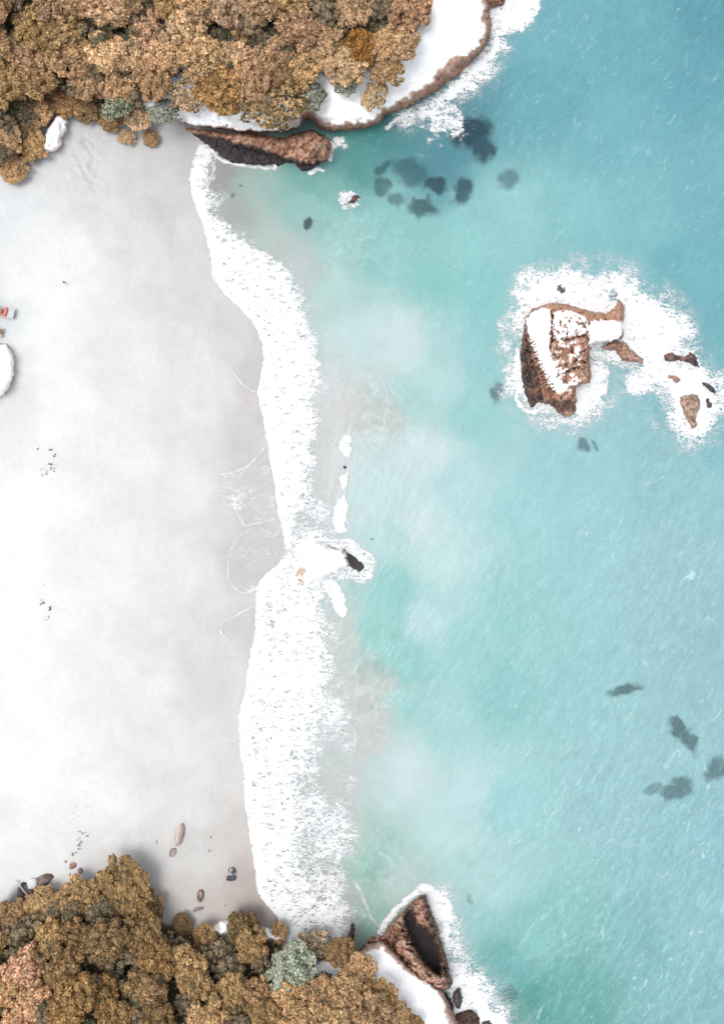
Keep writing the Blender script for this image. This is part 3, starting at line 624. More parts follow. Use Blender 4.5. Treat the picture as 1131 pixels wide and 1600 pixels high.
ISL = [(819, 495), (838, 478), (868, 471), (905, 479), (945, 487), (958, 478), (966, 466), (977, 482), (975, 500), (973, 528), (955, 537), (925, 541), (924, 575), (922, 598), (902, 606), (903, 640), (890, 655), (876, 652), (862, 640), (845, 632), (828, 640), (818, 620), (810, 580), (811, 540)]
SLAB_A = [(822, 497), (838, 484), (860, 483), (862, 505), (860, 530), (860, 548), (868, 570), (876, 592), (888, 606), (868, 614), (852, 590), (838, 560), (826, 530), (821, 512)]
SLAB_B = [(865, 488), (895, 487), (916, 498), (915, 522), (884, 527), (864, 530)]
SLAB_C = [(921, 503), (945, 502), (972, 503), (970, 526), (950, 535), (922, 540)]
def f_isl(u, v, sd):
    n, nb = fbm(u / 9, v / 9, 161, 5), fbm(u / 3.2, v / 3.2, 163, 3)
    toothp = dline(u + 3 * n, v, [(826, 528), (836, 556), (850, 588), (864, 614)])
    sa = sdf(u, v, SLAB_A) + 2.5 * nb
    sb, sc_ = sdf(u, v, SLAB_B) + 3 * nb, sdf(u, v, SLAB_C) + 3 * nb
    shelf = ss(u + 4 * nb, np.interp(v, [490, 530, 560, 590, 620, 650], [818, 824, 832, 842, 848, 850]) + 2, np.interp(v, [490, 530, 560, 590, 620, 650], [818, 824, 832, 842, 848, 850]) - 3)
    tail = ss(v + 6 * nb, 622, 632)
    low = np.maximum(shelf, tail)
    z = -.8 + ss(sd, 0, 7) * (2.1 + 3.7 * (1 - low) + 1.0 * n) + .4 * nb
    z = z + 1.0 * ss(sa, -1, 4) + .8 * ss(sb, -1, 4) + .3 * ss(sc_, 0, 4)
    cg, ck, cv = crag(u, v, 421, 15, 6.5)
    z = z + (.8 * cg - .4 * ck) * ss(sd, 0, 7) * (1 - .6 * np.maximum(ss(sa, -1, 3), ss(sc_, -1, 3)))
    # joints that cut the block
    ju, jv = u + 8 * n, v + 8 * fbm(u / 9, v / 9, 166, 5)
    jt = np.minimum.reduce([dline(ju, jv, [(862, 486), (862, 528), (858, 548)]), dline(ju, jv, [(862, 531), (885, 528), (915, 526)]), dline(ju, jv, [(890, 528), (893, 552)]),
                            dline(ju, jv, [(870, 590), (895, 575), (920, 560)]), dline(ju, jv, [(884, 572), (900, 560), (922, 542)]), dline(ju, jv, [(905, 505), (918, 515), (918, 540)]), dline(ju, jv, [(888, 500), (886, 528)])]) + 3.5 * np.abs(nb) + 1.5 * n
    z = z - 1.7 * ss(jt, 2.4, .4)
    # the row of teeth along the western edge of the long slab
    al = (v - 528) * .93 + (u - 826) * .36
    tooth = ss(np.sin(al * 2 * math.pi / 5.6 + 7 * n + 3 * nb), .05, .6) * ss(toothp + 9 * fbm(u / 6, v / 6, 162), 8, 4) * ss(v, 524, 534) * ss(v, 618, 610)
    z = z - .8 * tooth
    c = lerp(BROWN * (1.18 + .5 * n[..., None]), PALEBR * 1.12, ss(n, -.05, .25) * .75)
    c = c * ((1 - .3 * ck) * (1 + .4 * cv))[..., None]
    c = lerp(c, alb(200, 156, 132), .7 * ss(v, 505, 495) * ss(u, 832, 845))
    c = lerp(c, WHITE, ss(sa + 3 * nb + 3 * cv, -.5, 2.5)); c = lerp(c, WHITE, ss(sb, -1, 2) * ss(fbm(u / 3.5, v / 3.5, 167), .20, .06)); c = lerp(c, WHITE, ss(sc_ + 4 * nb + 4 * cv, -1, 2))
    c = lerp(c, WHITE, .75 * ss(fbm(u / 5, v / 5, 169), .13, .2) * ss(np.hypot((u - 885) / 26, (v - 570) / 44), 1.2, .8) * (1 - low))
    c = lerp(c, DARK * .9, ss(jt, 2.0, .5) * .8)
    c = lerp(c, alb(136, 104, 88), tooth * .9)
    c = lerp(c, lerp(DARK * 1.3, BROWN * .62, ss(n + .4 * nb, -.05, .25)) * (1 - .3 * ck)[..., None], shelf); c = lerp(c, DARK * 1.5, tail * .7)
    c = lerp(c, alb(190, 150, 130), ss(np.hypot((u - 887) / 8, (v - 648) / 7) + nb, 1.1, .7))
    return z, c, low
landform('sea_stack', ISL, f_isl, 1.1, 'brown and white flat topped sea stack with a toothed edge, ringed by foam', 'rock')

def f_brown(zt, c0, c1, wetedge=3.0, seed=0):
    def f(u, v, sd):
        n, nb = fbm(u / 8, v / 8, 171 + seed, 4), fbm(u / 3.5, v / 3.5, 173 + seed)
        z = -.7 + zt * ss(sd, 0, 10) * (1 + .6 * n) + .35 * nb
        cg, ck, cv = crag(u, v, 431 + seed, 11, 5)
        z = z + (.22 * zt * cg - .3 * ck) * ss(sd, 0, 6)
        c = lerp(c0 * (1 + .4 * n[..., None]), c1, ss(n, 0, .3)) * ((1 - .45 * ck) * (1 + .5 * cv))[..., None]
        c = lerp(c, c0 * .5, ss(sd, wetedge, 0) * .6)
        return z, c, ss(sd, wetedge, 0)
    return f
PB, GD = alb(198, 162, 142), lin((100, 90, 90)) / K
landform('reef_rock', [(934, 546), (946, 534), (962, 529), (978, 532), (990, 545), (1000, 552), (1012, 566), (1022, 576), (1006, 572), (985, 568), (966, 564), (958, 552)], f_brown(3.0, alb(186, 148, 128), PB, seed=1), 1.3, 'slanting tan rock with black cracks beside the sea stack inlet', 'rock', group=None)
landform('reef_rock', [(1033, 583), (1052, 582), (1066, 588), (1066, 598), (1056, 604), (1046, 598)], f_brown(2.4, PB, TAN, seed=2), 1.2, 'small tan leaf shaped rock in the foam right of the sea stack', 'rock')
landform('reef_rock', [(1056, 620), (1072, 612), (1092, 614), (1098, 634), (1092, 650), (1092, 668), (1080, 674), (1070, 660), (1062, 640)], f_brown(2.4, PB * .9, TAN, 6, seed=3), 1.2, 'triangular tan rock with striped grey tip, lowest in the foam chain', 'rock')
landform('reef_rock', [(1034, 553), (1052, 549), (1068, 554), (1076, 546), (1090, 556), (1095, 576), (1082, 576), (1066, 567), (1038, 569)], f_brown(2.6, GD, BROWN, seed=4), 1.2, 'dark low crooked rock at the top of the foam chain', 'rock')
landform('reef_rock', [(1086, 594), (1102, 594), (1120, 606), (1118, 620), (1108, 616), (1096, 604)], f_brown(2.6, GD, GD * 1.2, seed=5), 1.2, 'dark wet rock at the far right of the foam chain', 'rock')
landform('reef_rock', [(1098, 622), (1108, 620), (1114, 634), (1104, 644)], f_brown(2.6, GD, GD * 1.2, seed=6), 1.2, 'small dark rock between the triangular rock and the outer foam', 'rock')
landform('reef_rock', [(944, 460), (958, 455), (970, 460), (962, 470), (946, 471)], f_brown(1.5, GD * 1.3, BROWN, seed=7), 1.2, 'dark awash rock above the top corner of the sea stack', 'rock')
landform('reef_rock', [(866, 442), (880, 440), (888, 456), (878, 464), (866, 458)], f_brown(1.4, GD * 1.8, PALEBR, seed=8), 1.2, 'grey rock half covered by foam above the sea stack', 'rock')
landform('reef_rock', [(537, 318), (545, 306), (558, 301), (568, 308), (560, 318), (545, 324)], f_brown(1.6, lin((92, 74, 68)) / K, alb(130, 100, 90), seed=9), 1.2, 'small brown rock breaking the surface below the cliff notch', 'rock')
landform('reef_rock', [(752, -20), (790, -20), (792, 4), (780, 15), (764, 14), (754, 6)], f_brown(3.0, BROWN, PALEBR, seed=10), 1.6, 'brown boulder at the top edge beyond the tip of the white cliff', 'rock')

POINT = [(557, 1484), (566, 1470), (578, 1460), (596, 1459), (606, 1446), (622, 1428), (640, 1408), (655, 1396), (667, 1398), (672, 1414), (682, 1438), (690, 1462), (697, 1490), (706, 1520), (709, 1540), (700, 1548), (684, 1550), (668, 1543), (648, 1530), (632, 1518), (616, 1498), (600, 1484), (580, 1480), (560, 1492)]
HOLLOW = [(630, 1424), (645, 1412), (655, 1436), (670, 1448), (683, 1466), (690, 1492), (687, 1526), (668, 1514), (648, 1490), (634, 1468), (627, 1446)]
def f_point(u, v, sd):
    n, nb = fbm(u / 11, v / 11, 181, 5), fbm(u / 4, v / 4, 183, 3)
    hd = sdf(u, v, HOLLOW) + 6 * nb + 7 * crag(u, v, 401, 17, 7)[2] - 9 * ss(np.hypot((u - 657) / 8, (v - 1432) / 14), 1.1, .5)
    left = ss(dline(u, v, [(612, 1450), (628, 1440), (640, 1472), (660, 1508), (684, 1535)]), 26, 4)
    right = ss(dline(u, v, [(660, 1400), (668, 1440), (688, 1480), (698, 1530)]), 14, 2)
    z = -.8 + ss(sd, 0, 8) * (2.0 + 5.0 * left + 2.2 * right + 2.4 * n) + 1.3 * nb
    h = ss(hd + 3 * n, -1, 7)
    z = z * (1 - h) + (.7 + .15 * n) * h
    cg, ck, cv = crag(u, v, 401, 17, 7)
    z = z + (1.6 * cg - .9 * ck) * ss(sd, 0, 8) * (1 - .93 * h)
    st = np.abs(fbm((u + v * .5) / 14, (v - u) / 6, 187, 3))
    c = lerp(BROWN * .8, alb(192, 152, 132), ss(n + .5 * nb + .1 * (left - right), -.1, .25))
    c = lerp(c, alb(206, 166, 146), .6 * left * ss(n + .4 * nb, -.15, .15))  # sunlit faces of the left ridge painted paler
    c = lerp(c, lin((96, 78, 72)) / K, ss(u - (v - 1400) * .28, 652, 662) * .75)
    c = c * ((1 - .4 * ss(st, .05, 0)) * (1 - .45 * ck) * (1 + .5 * cv) * 1.2)[..., None]
    c = lerp(c, alb(206, 172, 152), .8 * ss(np.abs(hd + 4) , 6, 1) * ss(u - (v - 1400) * .28, 664, 648) * ss(n, -.2, .1))
    c = lerp(c, np.array([.022, .017, .016]), h)  # shade inside the hollow, with its wet rock, painted near black
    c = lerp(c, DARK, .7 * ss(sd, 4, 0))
    return z, c, ss(sd, 4, 0)
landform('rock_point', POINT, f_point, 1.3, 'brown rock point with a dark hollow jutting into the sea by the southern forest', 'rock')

def f_cliff_s(u, v, sd):
    n, nb = fbm(u / 16, v / 16, 191, 5), fbm(u / 5, v / 5, 193, 4)
    z = -.5 + ss(sd, 0, 9) * (5 + .3 * n) + np.clip(sd - 9, 0, 80) * .06 + .2 * nb
    c = lerp(alb(190, 160, 146), WHITE, ss(sd + 5 * nb + 5 * n, 10, 16))
    c = lerp(c, alb(225, 222, 220), .3 * ss(fbm(u / 15, v / 10, 197), .15, .3))
    c = lerp(c, DARK, .8 * ss(sd, 4, 0) * ss(v, 1545, 1570))
    return z, c, 0 * u
landform('sea_cliff', CLIFF_S, f_cliff_s, 2.0, 'smooth white sea cliff behind the southern rock point', 'cliff')
landform('white_rock', [(326, 1452), (336, 1440), (350, 1434), (362, 1436), (366, 1450), (352, 1462), (332, 1460)], f_white(2.2, seed=3), 1.5, 'white rock showing between treetops at the southern beach edge', 'rock')
landform('white_rock', [(404, 1456), (416, 1446), (432, 1452), (448, 1462), (436, 1474), (412, 1470)], f_white(2.2, seed=5), 1.5, 'white rock patch among the trees beside the end of the surf', 'rock')

CG = [([(541, 1476), (543, 1456), (549, 1443), (556, 1448), (556, 1464), (551, 1478)], 2.4, lin((104, 76, 68)) / K, 'small upright brown rock at the end of the surf beside the rock point'),
      ([(538, 1474), (545, 1476), (554, 1488), (548, 1490)], 1.2, lin((70, 54, 50)) / K, 'thin dark brown rock at the foot of the upright one'),
      ([(706, 1556), (712, 1546), (722, 1550), (724, 1566), (716, 1576), (708, 1570)], 3.0, GD, 'tall grey boulder in foam just below the rock point'),
      ([(732, 1564), (742, 1562), (750, 1570), (746, 1574), (736, 1572)], 1.4, GD * .9, 'low grey boulder in foam farthest out from the southern cliff'),
      ([(686, 1556), (698, 1552), (708, 1566), (712, 1582), (704, 1590), (694, 1576)], 2.0, lin((86, 70, 66)) / K, 'dark wet boulder between the southern white cliff and the tall grey boulder'),
      ([(714, 1584), (730, 1578), (744, 1584), (748, 1600), (730, 1606), (716, 1600)], 2.2, lin((96, 76, 70)) / K, 'brown boulder in foam at the bottom edge of the photo'),
      ([(750, 1596), (762, 1592), (772, 1600), (768, 1612), (752, 1610)], 1.6, GD, 'last grey boulder in foam on the bottom edge, outermost of its chain'),
      ([(697, 1592), (712, 1590), (722, 1604), (716, 1618), (702, 1612)], 2.0, BROWN, 'tan boulder wedged against the southern white cliff at the bottom edge')]
for k, (p, h, c, lb) in enumerate(CG):
    p = np.array(p, float); p = p.mean(0) + (p - p.mean(0)) * 1.3
    landform('shore_boulder', p, f_brown(h, c, c * 1.3, 2.0, seed=20 + k), 1.2, lb, 'boulder')

# ---- stones on the sand, modelled as displaced blobs
_bm = bmesh.new(); bmesh.ops.create_icosphere(_bm, subdivisions=4, radius=1.0); _bm.verts.ensure_lookup_table()
ICO_V = np.array([x.co[:] for x in _bm.verts]); ICO_F = np.array([[q.index for q in f.verts] for f in _bm.faces]); _bm.free()
_bm = bmesh.new(); bmesh.ops.create_icosphere(_bm, subdivisions=2, radius=1.0); _bm.verts.ensure_lookup_table()
ICO2_V = np.array([x.co[:] for x in _bm.verts]); ICO2_F = np.array([[q.index for q in f.verts] for f in _bm.faces]); _bm.free()

def noise3(p, f, s):
    return (fbm(p[:, 0] * f + p[:, 2] * f * .7, p[:, 1] * f - p[:, 2] * f * .6, s, 4) + fbm(p[:, 2] * f + 3, p[:, 0] * f + p[:, 1] * f * .5, s + 5, 4)) * .7

def blob(name, u, v, rx, ry, h, ang, label, cat, c0, c1, seed, z0=0.0, amp=.35, flat=.0, wetv=0., group=None):
    p = ICO_V.copy(); d = 1 + amp * noise3(p, 1.3, seed) + .12 * noise3(p, 4.5, seed + 40)
    p = p * d[:, None]
    if flat: p = np.sign(p) * np.abs(p) ** (1 - flat)
    q = p * np.array([rx * S, ry * S, h])
    a = math.radians(ang); R = np.array([[math.cos(a), math.sin(a), 0], [-math.sin(a), math.cos(a), 0], [0, 0, 1]])
    q = q @ R
    t = ss(noise3(p, 2.0, seed + 9), -.15, .25)
    me = mesh(name, q, ICO_F, {'col': lerp(np.asarray(c0), np.asarray(c1), t), 'wet': np.full(len(p), wetv)})
    o = link(name, me, M_ROCK); o.location = at(u, v, z0); return tag(o, label, cat, group)

for k, (u, v, rx, ry, an, cl, lb) in enumerate(SUBM):
    h = 0.5 * min(rx, ry) * S
    blob('submerged_rock', u, v, rx * 1.32, ry * 1.32, h, an, lb, 'rock', (.005, .020, .032), (.009, .028, .040), 200 + k, z0=-h * 1.35 - .25, amp=.3, group='rocks lying under the water')

def gz_at(u, v):
    return float(ground_z(np.array([[float(u)]]), np.array([[float(v)]]))[0, 0])
blob('beach_rock', 281, 1304, 6.5, 17, 1.0, -14, 'long pale pink rock lying on the sand near the southern trees', 'rock', alb(205, 180, 170), alb(235, 222, 216), 301, gz_at(281, 1304) + .15, .25)
blob('beach_rock', 270, 1332, 5, 7, .7, -30, 'small brownish rock at the lower tip of the long pale rock', 'rock', alb(165, 140, 132), alb(215, 200, 194), 302, gz_at(270, 1332) + .1, .3)
blob('beach_rock', 361, 1372, 8, 4.5, .8, 5, 'dark grey boulder on wet sand, the lower piece of a split pair', 'rock', alb(84, 84, 88), alb(130, 130, 134), 303, gz_at(361, 1372) + .1, .45, .1)
blob('beach_rock', 363, 1361, 5.5, 6.5, 1.0, 20, 'grey and white streaked boulder on wet sand, the upper piece of a split pair', 'rock', alb(92, 92, 96), alb(225, 225, 225), 304, gz_at(363, 1361) + .1, .5, .1)
blob('beach_rock', 313, 1400, 5, 9, .8, -6, 'small brown ribbed rock on the sand above a short log', 'rock', alb(140, 112, 98), alb(212, 190, 178), 305, gz_at(313, 1400) + .1, .5)
blob('beach_rock', 114, 1353, 6, 5, .5, 30, 'reddish brown stone on white sand, the larger of two by the tree dome', 'rock', alb(176, 128, 112), alb(205, 170, 158), 306, gz_at(114, 1353), .6)
blob('beach_rock', 126, 1361, 3.5, 5.5, .5, 10, 'reddish brown stone on white sand, the smaller of two by the tree dome', 'rock', alb(170, 128, 116), alb(200, 166, 156), 307, gz_at(126, 1361), .6)
blob('beach_rock', 52, 1380, 8, 8, .9, 10, 'white angular rock above the dark hollow by the southern trees', 'rock', alb(236, 236, 236), alb(250, 250, 250), 308, gz_at(52, 1380) - .1, .5, .2)
blob('beach_rock', 42, 1400, 14, 22, .8, 20, 'dark blob added for the shaded hollow behind the pale pole at the tree line', 'rock', alb(74, 66, 66), alb(120, 110, 108), 315, gz_at(42, 1400) - .1, .3)  # dark blob added to stand in for the shade of the hollow
blob('beach_rock', 66, 1376, 20, 8, 1.0, 22, 'purplish brown rock half hidden by the southern trees beside a pale pole', 'rock', alb(120, 98, 94), alb(176, 152, 146), 309, gz_at(66, 1376) - .2, .35)
blob('surf_stone', 539, 730, 2.4, 2.2, .35, 0, 'tiny dark stone in grey shallows between two foam crests', 'rock', alb(70, 72, 74), alb(100, 102, 104), 310, .1, .3)
blob('forest_rock', 562, 1586, 12, 9, 2.0, 0, 'grey rock in a clearing among the southern treetops', 'rock', alb(90, 82, 80), alb(150, 142, 138), 311, 9, .5)

# ---- driftwood, pole
def tube(pts, rad, seg=8):
    pts = np.asarray(pts, float); V_, F_ = [], []
    for i, p in enumerate(pts):
        d = pts[min(i + 1, len(pts) - 1)] - pts[max(i - 1, 0)]; d = d / (np.linalg.norm(d) + 1e-9)
        a = np.cross(d, [0, 0, 1] if abs(d[2]) < .9 else [1, 0, 0]); a /= np.linalg.norm(a); b = np.cross(d, a)
        for k in range(seg):
            t = 2 * math.pi * k / seg; V_.append(p + rad[i] * (math.cos(t) * a + math.sin(t) * b))
    for i in range(len(pts) - 1):
        for k in range(seg):
            F_.append((i * seg + k, i * seg + (k + 1) % seg, (i + 1) * seg + (k + 1) % seg, (i + 1) * seg + k))
    n = len(V_); V_ += [pts[0], pts[-1]]
    for k in range(seg):
        F_.append((n, (k + 1) % seg, k, n)); e = (len(pts) - 1) * seg; F_.append((n + 1, e + k, e + (k + 1) % seg, n + 1))
    return np.array(V_), F_
def tubes_mesh(name, items, smooth_=True):
    V_, F_, o = [], [], 0
    for v, f in items:
        V_.append(v); F_ += [tuple(dict.fromkeys(int(i) + o for i in q)) for q in f]; o += len(v)
    me = bpy.data.meshes.new(name); me.from_pydata(np.concatenate(V_).tolist(), [], F_); me.update()
    me.polygons.foreach_set('use_smooth', np.full(len(me.polygons), smooth_, bool)); return me
M_DRIFT = mat_plain('driftwood', alb(160, 150, 145), .85, .35, 4)
zl = gz_at(310, 1420) + .28
tag(link('driftwood_log', tubes_mesh('log', [tube([at(303, 1423, zl), at(307, 1421, zl + .05), at(312, 1420, zl), at(317, 1419, zl - .03)], [.34, .36, .30, .22], 10), tube([at(309, 1421, zl), at(312, 1423.5, zl + .1)], [.14, .06], 6)]), M_DRIFT), 'short grey driftwood log on the sand below a brown rock', 'log')
zl = gz_at(34, 1385)
tag(link('driftwood_pole', tubes_mesh('pole', [tube([at(26, 1376, zl + .5), at(34, 1387, zl + .9), at(43, 1398, zl + 1.2)], [.13, .16, .17], 8)]), mat_plain('bleached_wood', alb(215, 212, 210), .8, .15, 4)), 'bleached white pole leaning over a dark hollow by the trees', 'pole')
zl = gz_at(245, 1315)
tag(link('driftwood_stick', tubes_mesh('stick', [tube([at(246, 1312, zl + .06), at(244.5, 1316, zl + .08), at(246, 1320, zl + .06)], [.06, .09, .05], 6)]), M_DRIFT), 'thin grey stick on sand left of the long pale rock', 'stick')

# ---- seaweed litter
def litter(name, spots, label, c, seed):
    r = np.random.default_rng(seed); V_, F_ = [], []; o = 0
    for (u, v, n, spread, sz) in spots:
        for k in range(n):
            a, b = u + r.normal() * spread, v + r.normal() * spread
            z = gz_at(a, b) + .05; p = at(a, b, z); m = 7; ang = np.sort(r.uniform(0, 2 * math.pi, m)); rad = sz * r.uniform(.4, 1.1, m) * r.uniform(.5, 1.2)
            st = r.uniform(.4, 1); th = r.uniform(0, 3.14)
            x, y = np.cos(ang) * rad, np.sin(ang) * rad * st
            ring = np.stack([p[0] + x * math.cos(th) - y * math.sin(th), p[1] + x * math.sin(th) + y * math.cos(th), p[2] + r.uniform(-.03, .08, m)], -1)
            V_.append(ring); V_.append(np.array([[p[0], p[1], p[2] + .22 * sz]]))
            F_ += [(o + i, o + (i + 1) % m, o + m) for i in range(m)]; o += m + 1
    me = bpy.data.meshes.new(name); me.from_pydata(np.concatenate(V_).tolist(), [], F_); me.update()
    return tag(link(name, me, mat_plain(name + '_mat', c, .8, .4, 5)), label, 'seaweed', kind='stuff')
litter('seaweed_litter', [(80, 704, 3, 1.5, .42), (85, 711, 2, 1, .35), (79, 726, 5, 2, .35), (82, 733, 6, 3, .28), (73, 736, 4, 3, .25), (61, 702, 3, 1.5, .25), (65, 733, 3, 2, .25), (88, 727, 2, 1, .2), (67, 742, 4, 2, .2)], 'dark specks of seaweed scattered on the white mid beach', alb(110, 106, 104), 5)
litter('seaweed_litter', [(68, 940, 3, 1.5, .35), (64, 944, 3, 1.5, .28), (79, 950, 4, 1.6, .5), (75, 966, 4, 2, .3), (70, 914, 1, 1, .2)], 'small dark seaweed clump alone on the white lower beach', alb(120, 114, 114), 6)
litter('seaweed_litter', [(126, 1300, 2, 1.5, .3), (131, 1302, 3, 1.5, .35), (137, 1307, 3, 2, .45), (122, 1312, 3, 2, .3), (128, 1317, 6, 3, .4), (127, 1326, 5, 3, .42), (116, 1336, 4, 3, .45), (104, 1346, 2, 1, .45), (111, 1368, 4, 3, .4), (118, 1260, 1, 1, .3), (118, 1280, 3, 5, .22), (120, 1372, 4, 4, .3)], 'trail of reddish brown seaweed scraps leading down to the tree dome', alb(178, 140, 128), 7)
litter('seaweed_litter', [(144, 1269, 3, 6, .2), (330, 1310, 1, 1, .3), (352, 1415, 1, 1, .25), (327, 1330, 1, 1, .3), (60, 1085, 1, 2, .2)], 'lone tiny dark scraps on the lower beach sand', alb(140, 130, 126), 8)

# ------------------------------------------------------------------ boats at the left edge
def boat(u, v, ang, L, Wd, H, label, hullc, seatc, floor_c, kind):
    root = bpy.data.objects.new('beached_boat', None); col.objects.link(root)
    g = gz_at(max(u, -100), v)
    root.location = at(u, v, g + .05); root.rotation_euler = (0, 0, math.radians(ang))
    tag(root, label, 'boat')
    # x: stern +L/2, bow -L/2
    st = np.linspace(0, 1, 15); V_, F_ = [], []; prof = 9
    for s_ in st:
        x = L / 2 - s_ * L; half = Wd / 2 * (1 - max(0, (s_ - .45) / .55) ** 2.2 * .97) * (.93 + .07 * min(1, s_ * 4)); sheer = H * (1 + .35 * s_ ** 2)
        for side in (0, 1):
            th = .09
            hw = max(half - th * side, .02)
            for k in range(prof):
                t = (k / (prof - 1)) * 2 - 1
                y = hw * np.sign(t) * abs(t) ** .55
                z = (.10 + th * side) + (sheer - .10 - th * side) * abs(t) ** 2.4 if side == 0 else .22 + (sheer - .22) * abs(t) ** 5
                V_.append((x, y, z))
    n2 = prof * 2
    for i in range(len(st) - 1):
        a, b = i * n2, (i + 1) * n2
        for k in range(prof - 1):
            F_.append((a + k, b + k, b + k + 1, a + k + 1)); F_.append((a + prof + k, a + prof + k + 1, b + prof + k + 1, b + prof + k))
        F_.append((a, a + prof, b + prof, b)); F_.append((a + prof - 1, b + prof - 1, b + n2 - 1, a + n2 - 1))
    F_.append(tuple(range(prof))); F_.append(tuple(range(prof, n2))[::-1])
    me = bpy.data.meshes.new('hull'); me.from_pydata(V_, [], F_); me.update(); link('hull', me, mat_plain('hull_paint', hullc, .35, .06, 2, .05), root)
    def box(name, x0, x1, y0, y1, z0, z1, m, parent=root):
        bm = bmesh.new(); bmesh.ops.create_cube(bm, size=1)
        for q in bm.verts: q.co = Vector(((x0 + x1) / 2 + q.co.x * (x1 - x0), (y0 + y1) / 2 + q.co.y * (y1 - y0), (z0 + z1) / 2 + q.co.z * (z1 - z0)))
        bmesh.ops.bevel(bm, geom=bm.edges[:], offset=.03, segments=2, affect='EDGES')
        me_ = bpy.data.meshes.new(name); bm.to_mesh(me_); bm.free(); return link(name, me_, m, parent)
    fm = mat_plain('deck_paint', floor_c, .6, .08, 3, .05); sm = mat_plain('seat_cover', seatc, .6, .15, 3, .1)
    box('deck', -L * .30, L / 2 - .14, -Wd * .40, Wd * .40, .24, .34, fm)
    if kind == 'motor':
        box('seat', L * .10, L * .30, -Wd * .42, -Wd * .26, .36, .74, sm); box('seat', L * .23, L * .31, -Wd * .24, Wd * .38, .36, .80, sm)
        box('console', L * .11, L * .21, -Wd * .18, Wd * .22, .36, 1.0, mat_plain('console_paint', alb(170, 120, 100), .5, .2, 3))
        box('windscreen', L * .075, L * .095, -Wd * .34, Wd * .34, .36, 1.15, mat_plain('screen_tint', alb(190, 196, 200), .2, .05, 2, 0))
        box('transom_board', L / 2 - .12, L / 2 - .02, -Wd * .36, Wd * .36, .34, H * .95, mat_plain('board_paint', alb(250, 250, 250), .5, .05, 2))
    else:
        box('thwart', -L * .05, L * .04, -Wd * .40, Wd * .40, .50, .58, mat_plain('thwart_wood', alb(190, 180, 170), .6, .2, 4))
        box('thwart', L * .25, L * .33, -Wd * .40, Wd * .40, .50, .58, mat_plain('thwart_wood', alb(190, 180, 170), .6, .2, 4))
        p = ICO2_V * (1 + .35 * noise3(ICO2_V, 1.6, 77))[:, None] * np.array([.62, .55, .5]) + np.array([L * .40, 0.15, .60])
        link('net_heap', mesh('net_heap', p, ICO2_F), sm, root)
        box('fuel_can', L * .22, L * .30, -Wd * .36, -Wd * .20, .36, .75, mat_plain('can_plastic', (.02, .02, .022), .3, .1, 2, 0))
    return root
boat(-6, 485, -12, 9.2, 2.5, .85, 'white boat with orange seats cut by the left edge of the beach', alb(250, 250, 250), alb(236, 140, 100), alb(226, 232, 232), 'motor')
boat(-17, 516, -12, 6.8, 2.3, .7, 'white dinghy carrying a brown heap, cut by the left edge above the white rock', alb(246, 246, 246), alb(206, 152, 96), alb(224, 224, 222), 'row')

# ------------------------------------------------------------------ person on the beach
def person(u, v, ang, label):
    me = bpy.data.meshes.new('person')
    J = {'pelvis': (0, 0, .95), 'belly': (0, 0, 1.1), 'chest': (0, .01, 1.32), 'neck': (0, .02, 1.48), 'head': (0, .04, 1.58), 'crown': (0, .03, 1.72),
         'shl': (-.18, 0, 1.42), 'ell': (-.25, -.08, 1.15), 'hal': (-.25, .06, .92), 'shr': (.18, 0, 1.42), 'elr': (.25, -.02, 1.15), 'har': (.26, .16, .94), 'hnl': (-.25, .1, .84), 'hnr': (.26, .22, .87),
         'hil': (-.1, 0, .9), 'knl': (-.1, .14, .5), 'anl': (-.1, .1, .1), 'tol': (-.1, .26, .04), 'hir': (.1, 0, .9), 'knr': (.1, -.04, .5), 'anr': (.1, -.22, .12), 'tor': (.1, -.06, .04)}
    R_ = dict(pelvis=.14, belly=.13, chest=.15, neck=.055, head=.09, crown=.07, shl=.065, ell=.045, hal=.035, shr=.065, elr=.045, har=.035, hnl=.035, hnr=.035, hil=.09, knl=.062, anl=.042, tol=.04, hir=.09, knr=.062, anr=.042, tor=.04)
    E = 'pelvis-belly belly-chest chest-neck neck-head head-crown chest-shl shl-ell ell-hal hal-hnl chest-shr shr-elr elr-har har-hnr pelvis-hil hil-knl knl-anl anl-tol pelvis-hir hir-knr knr-anr anr-tor'.split()
    ks = list(J); me.from_pydata([J[k] for k in ks], [[ks.index(a) for a in e.split('-')] for e in E], []); me.update()
    o = link('person', me, mat_plain('dark_clothes', alb(70, 72, 78), .8, .2, 3))
    sk_ = o.modifiers.new('skin', 'SKIN'); sb = o.modifiers.new('sub', 'SUBSURF'); sb.levels = 1; sb.render_levels = 2
    for i, k in enumerate(ks): me.skin_vertices[0].data[i].radius = (R_[k], R_[k])
    me.skin_vertices[0].data[0].use_root = True
    o.location = at(u, v, gz_at(u, v)); o.rotation_euler = (0, 0, math.radians(ang))
    p = ICO2_V * np.array([.1, .11, .09]) + np.array([0, .02, 1.70]); hr = link('hair', mesh('hair', p, ICO2_F), mat_plain('hair', (.02, .016, .012), .6, .2, 20), o)
    return tag(o, label, 'person')
person(103.3, 443, 10, 'lone person in dark clothes walking on the white upper beach')

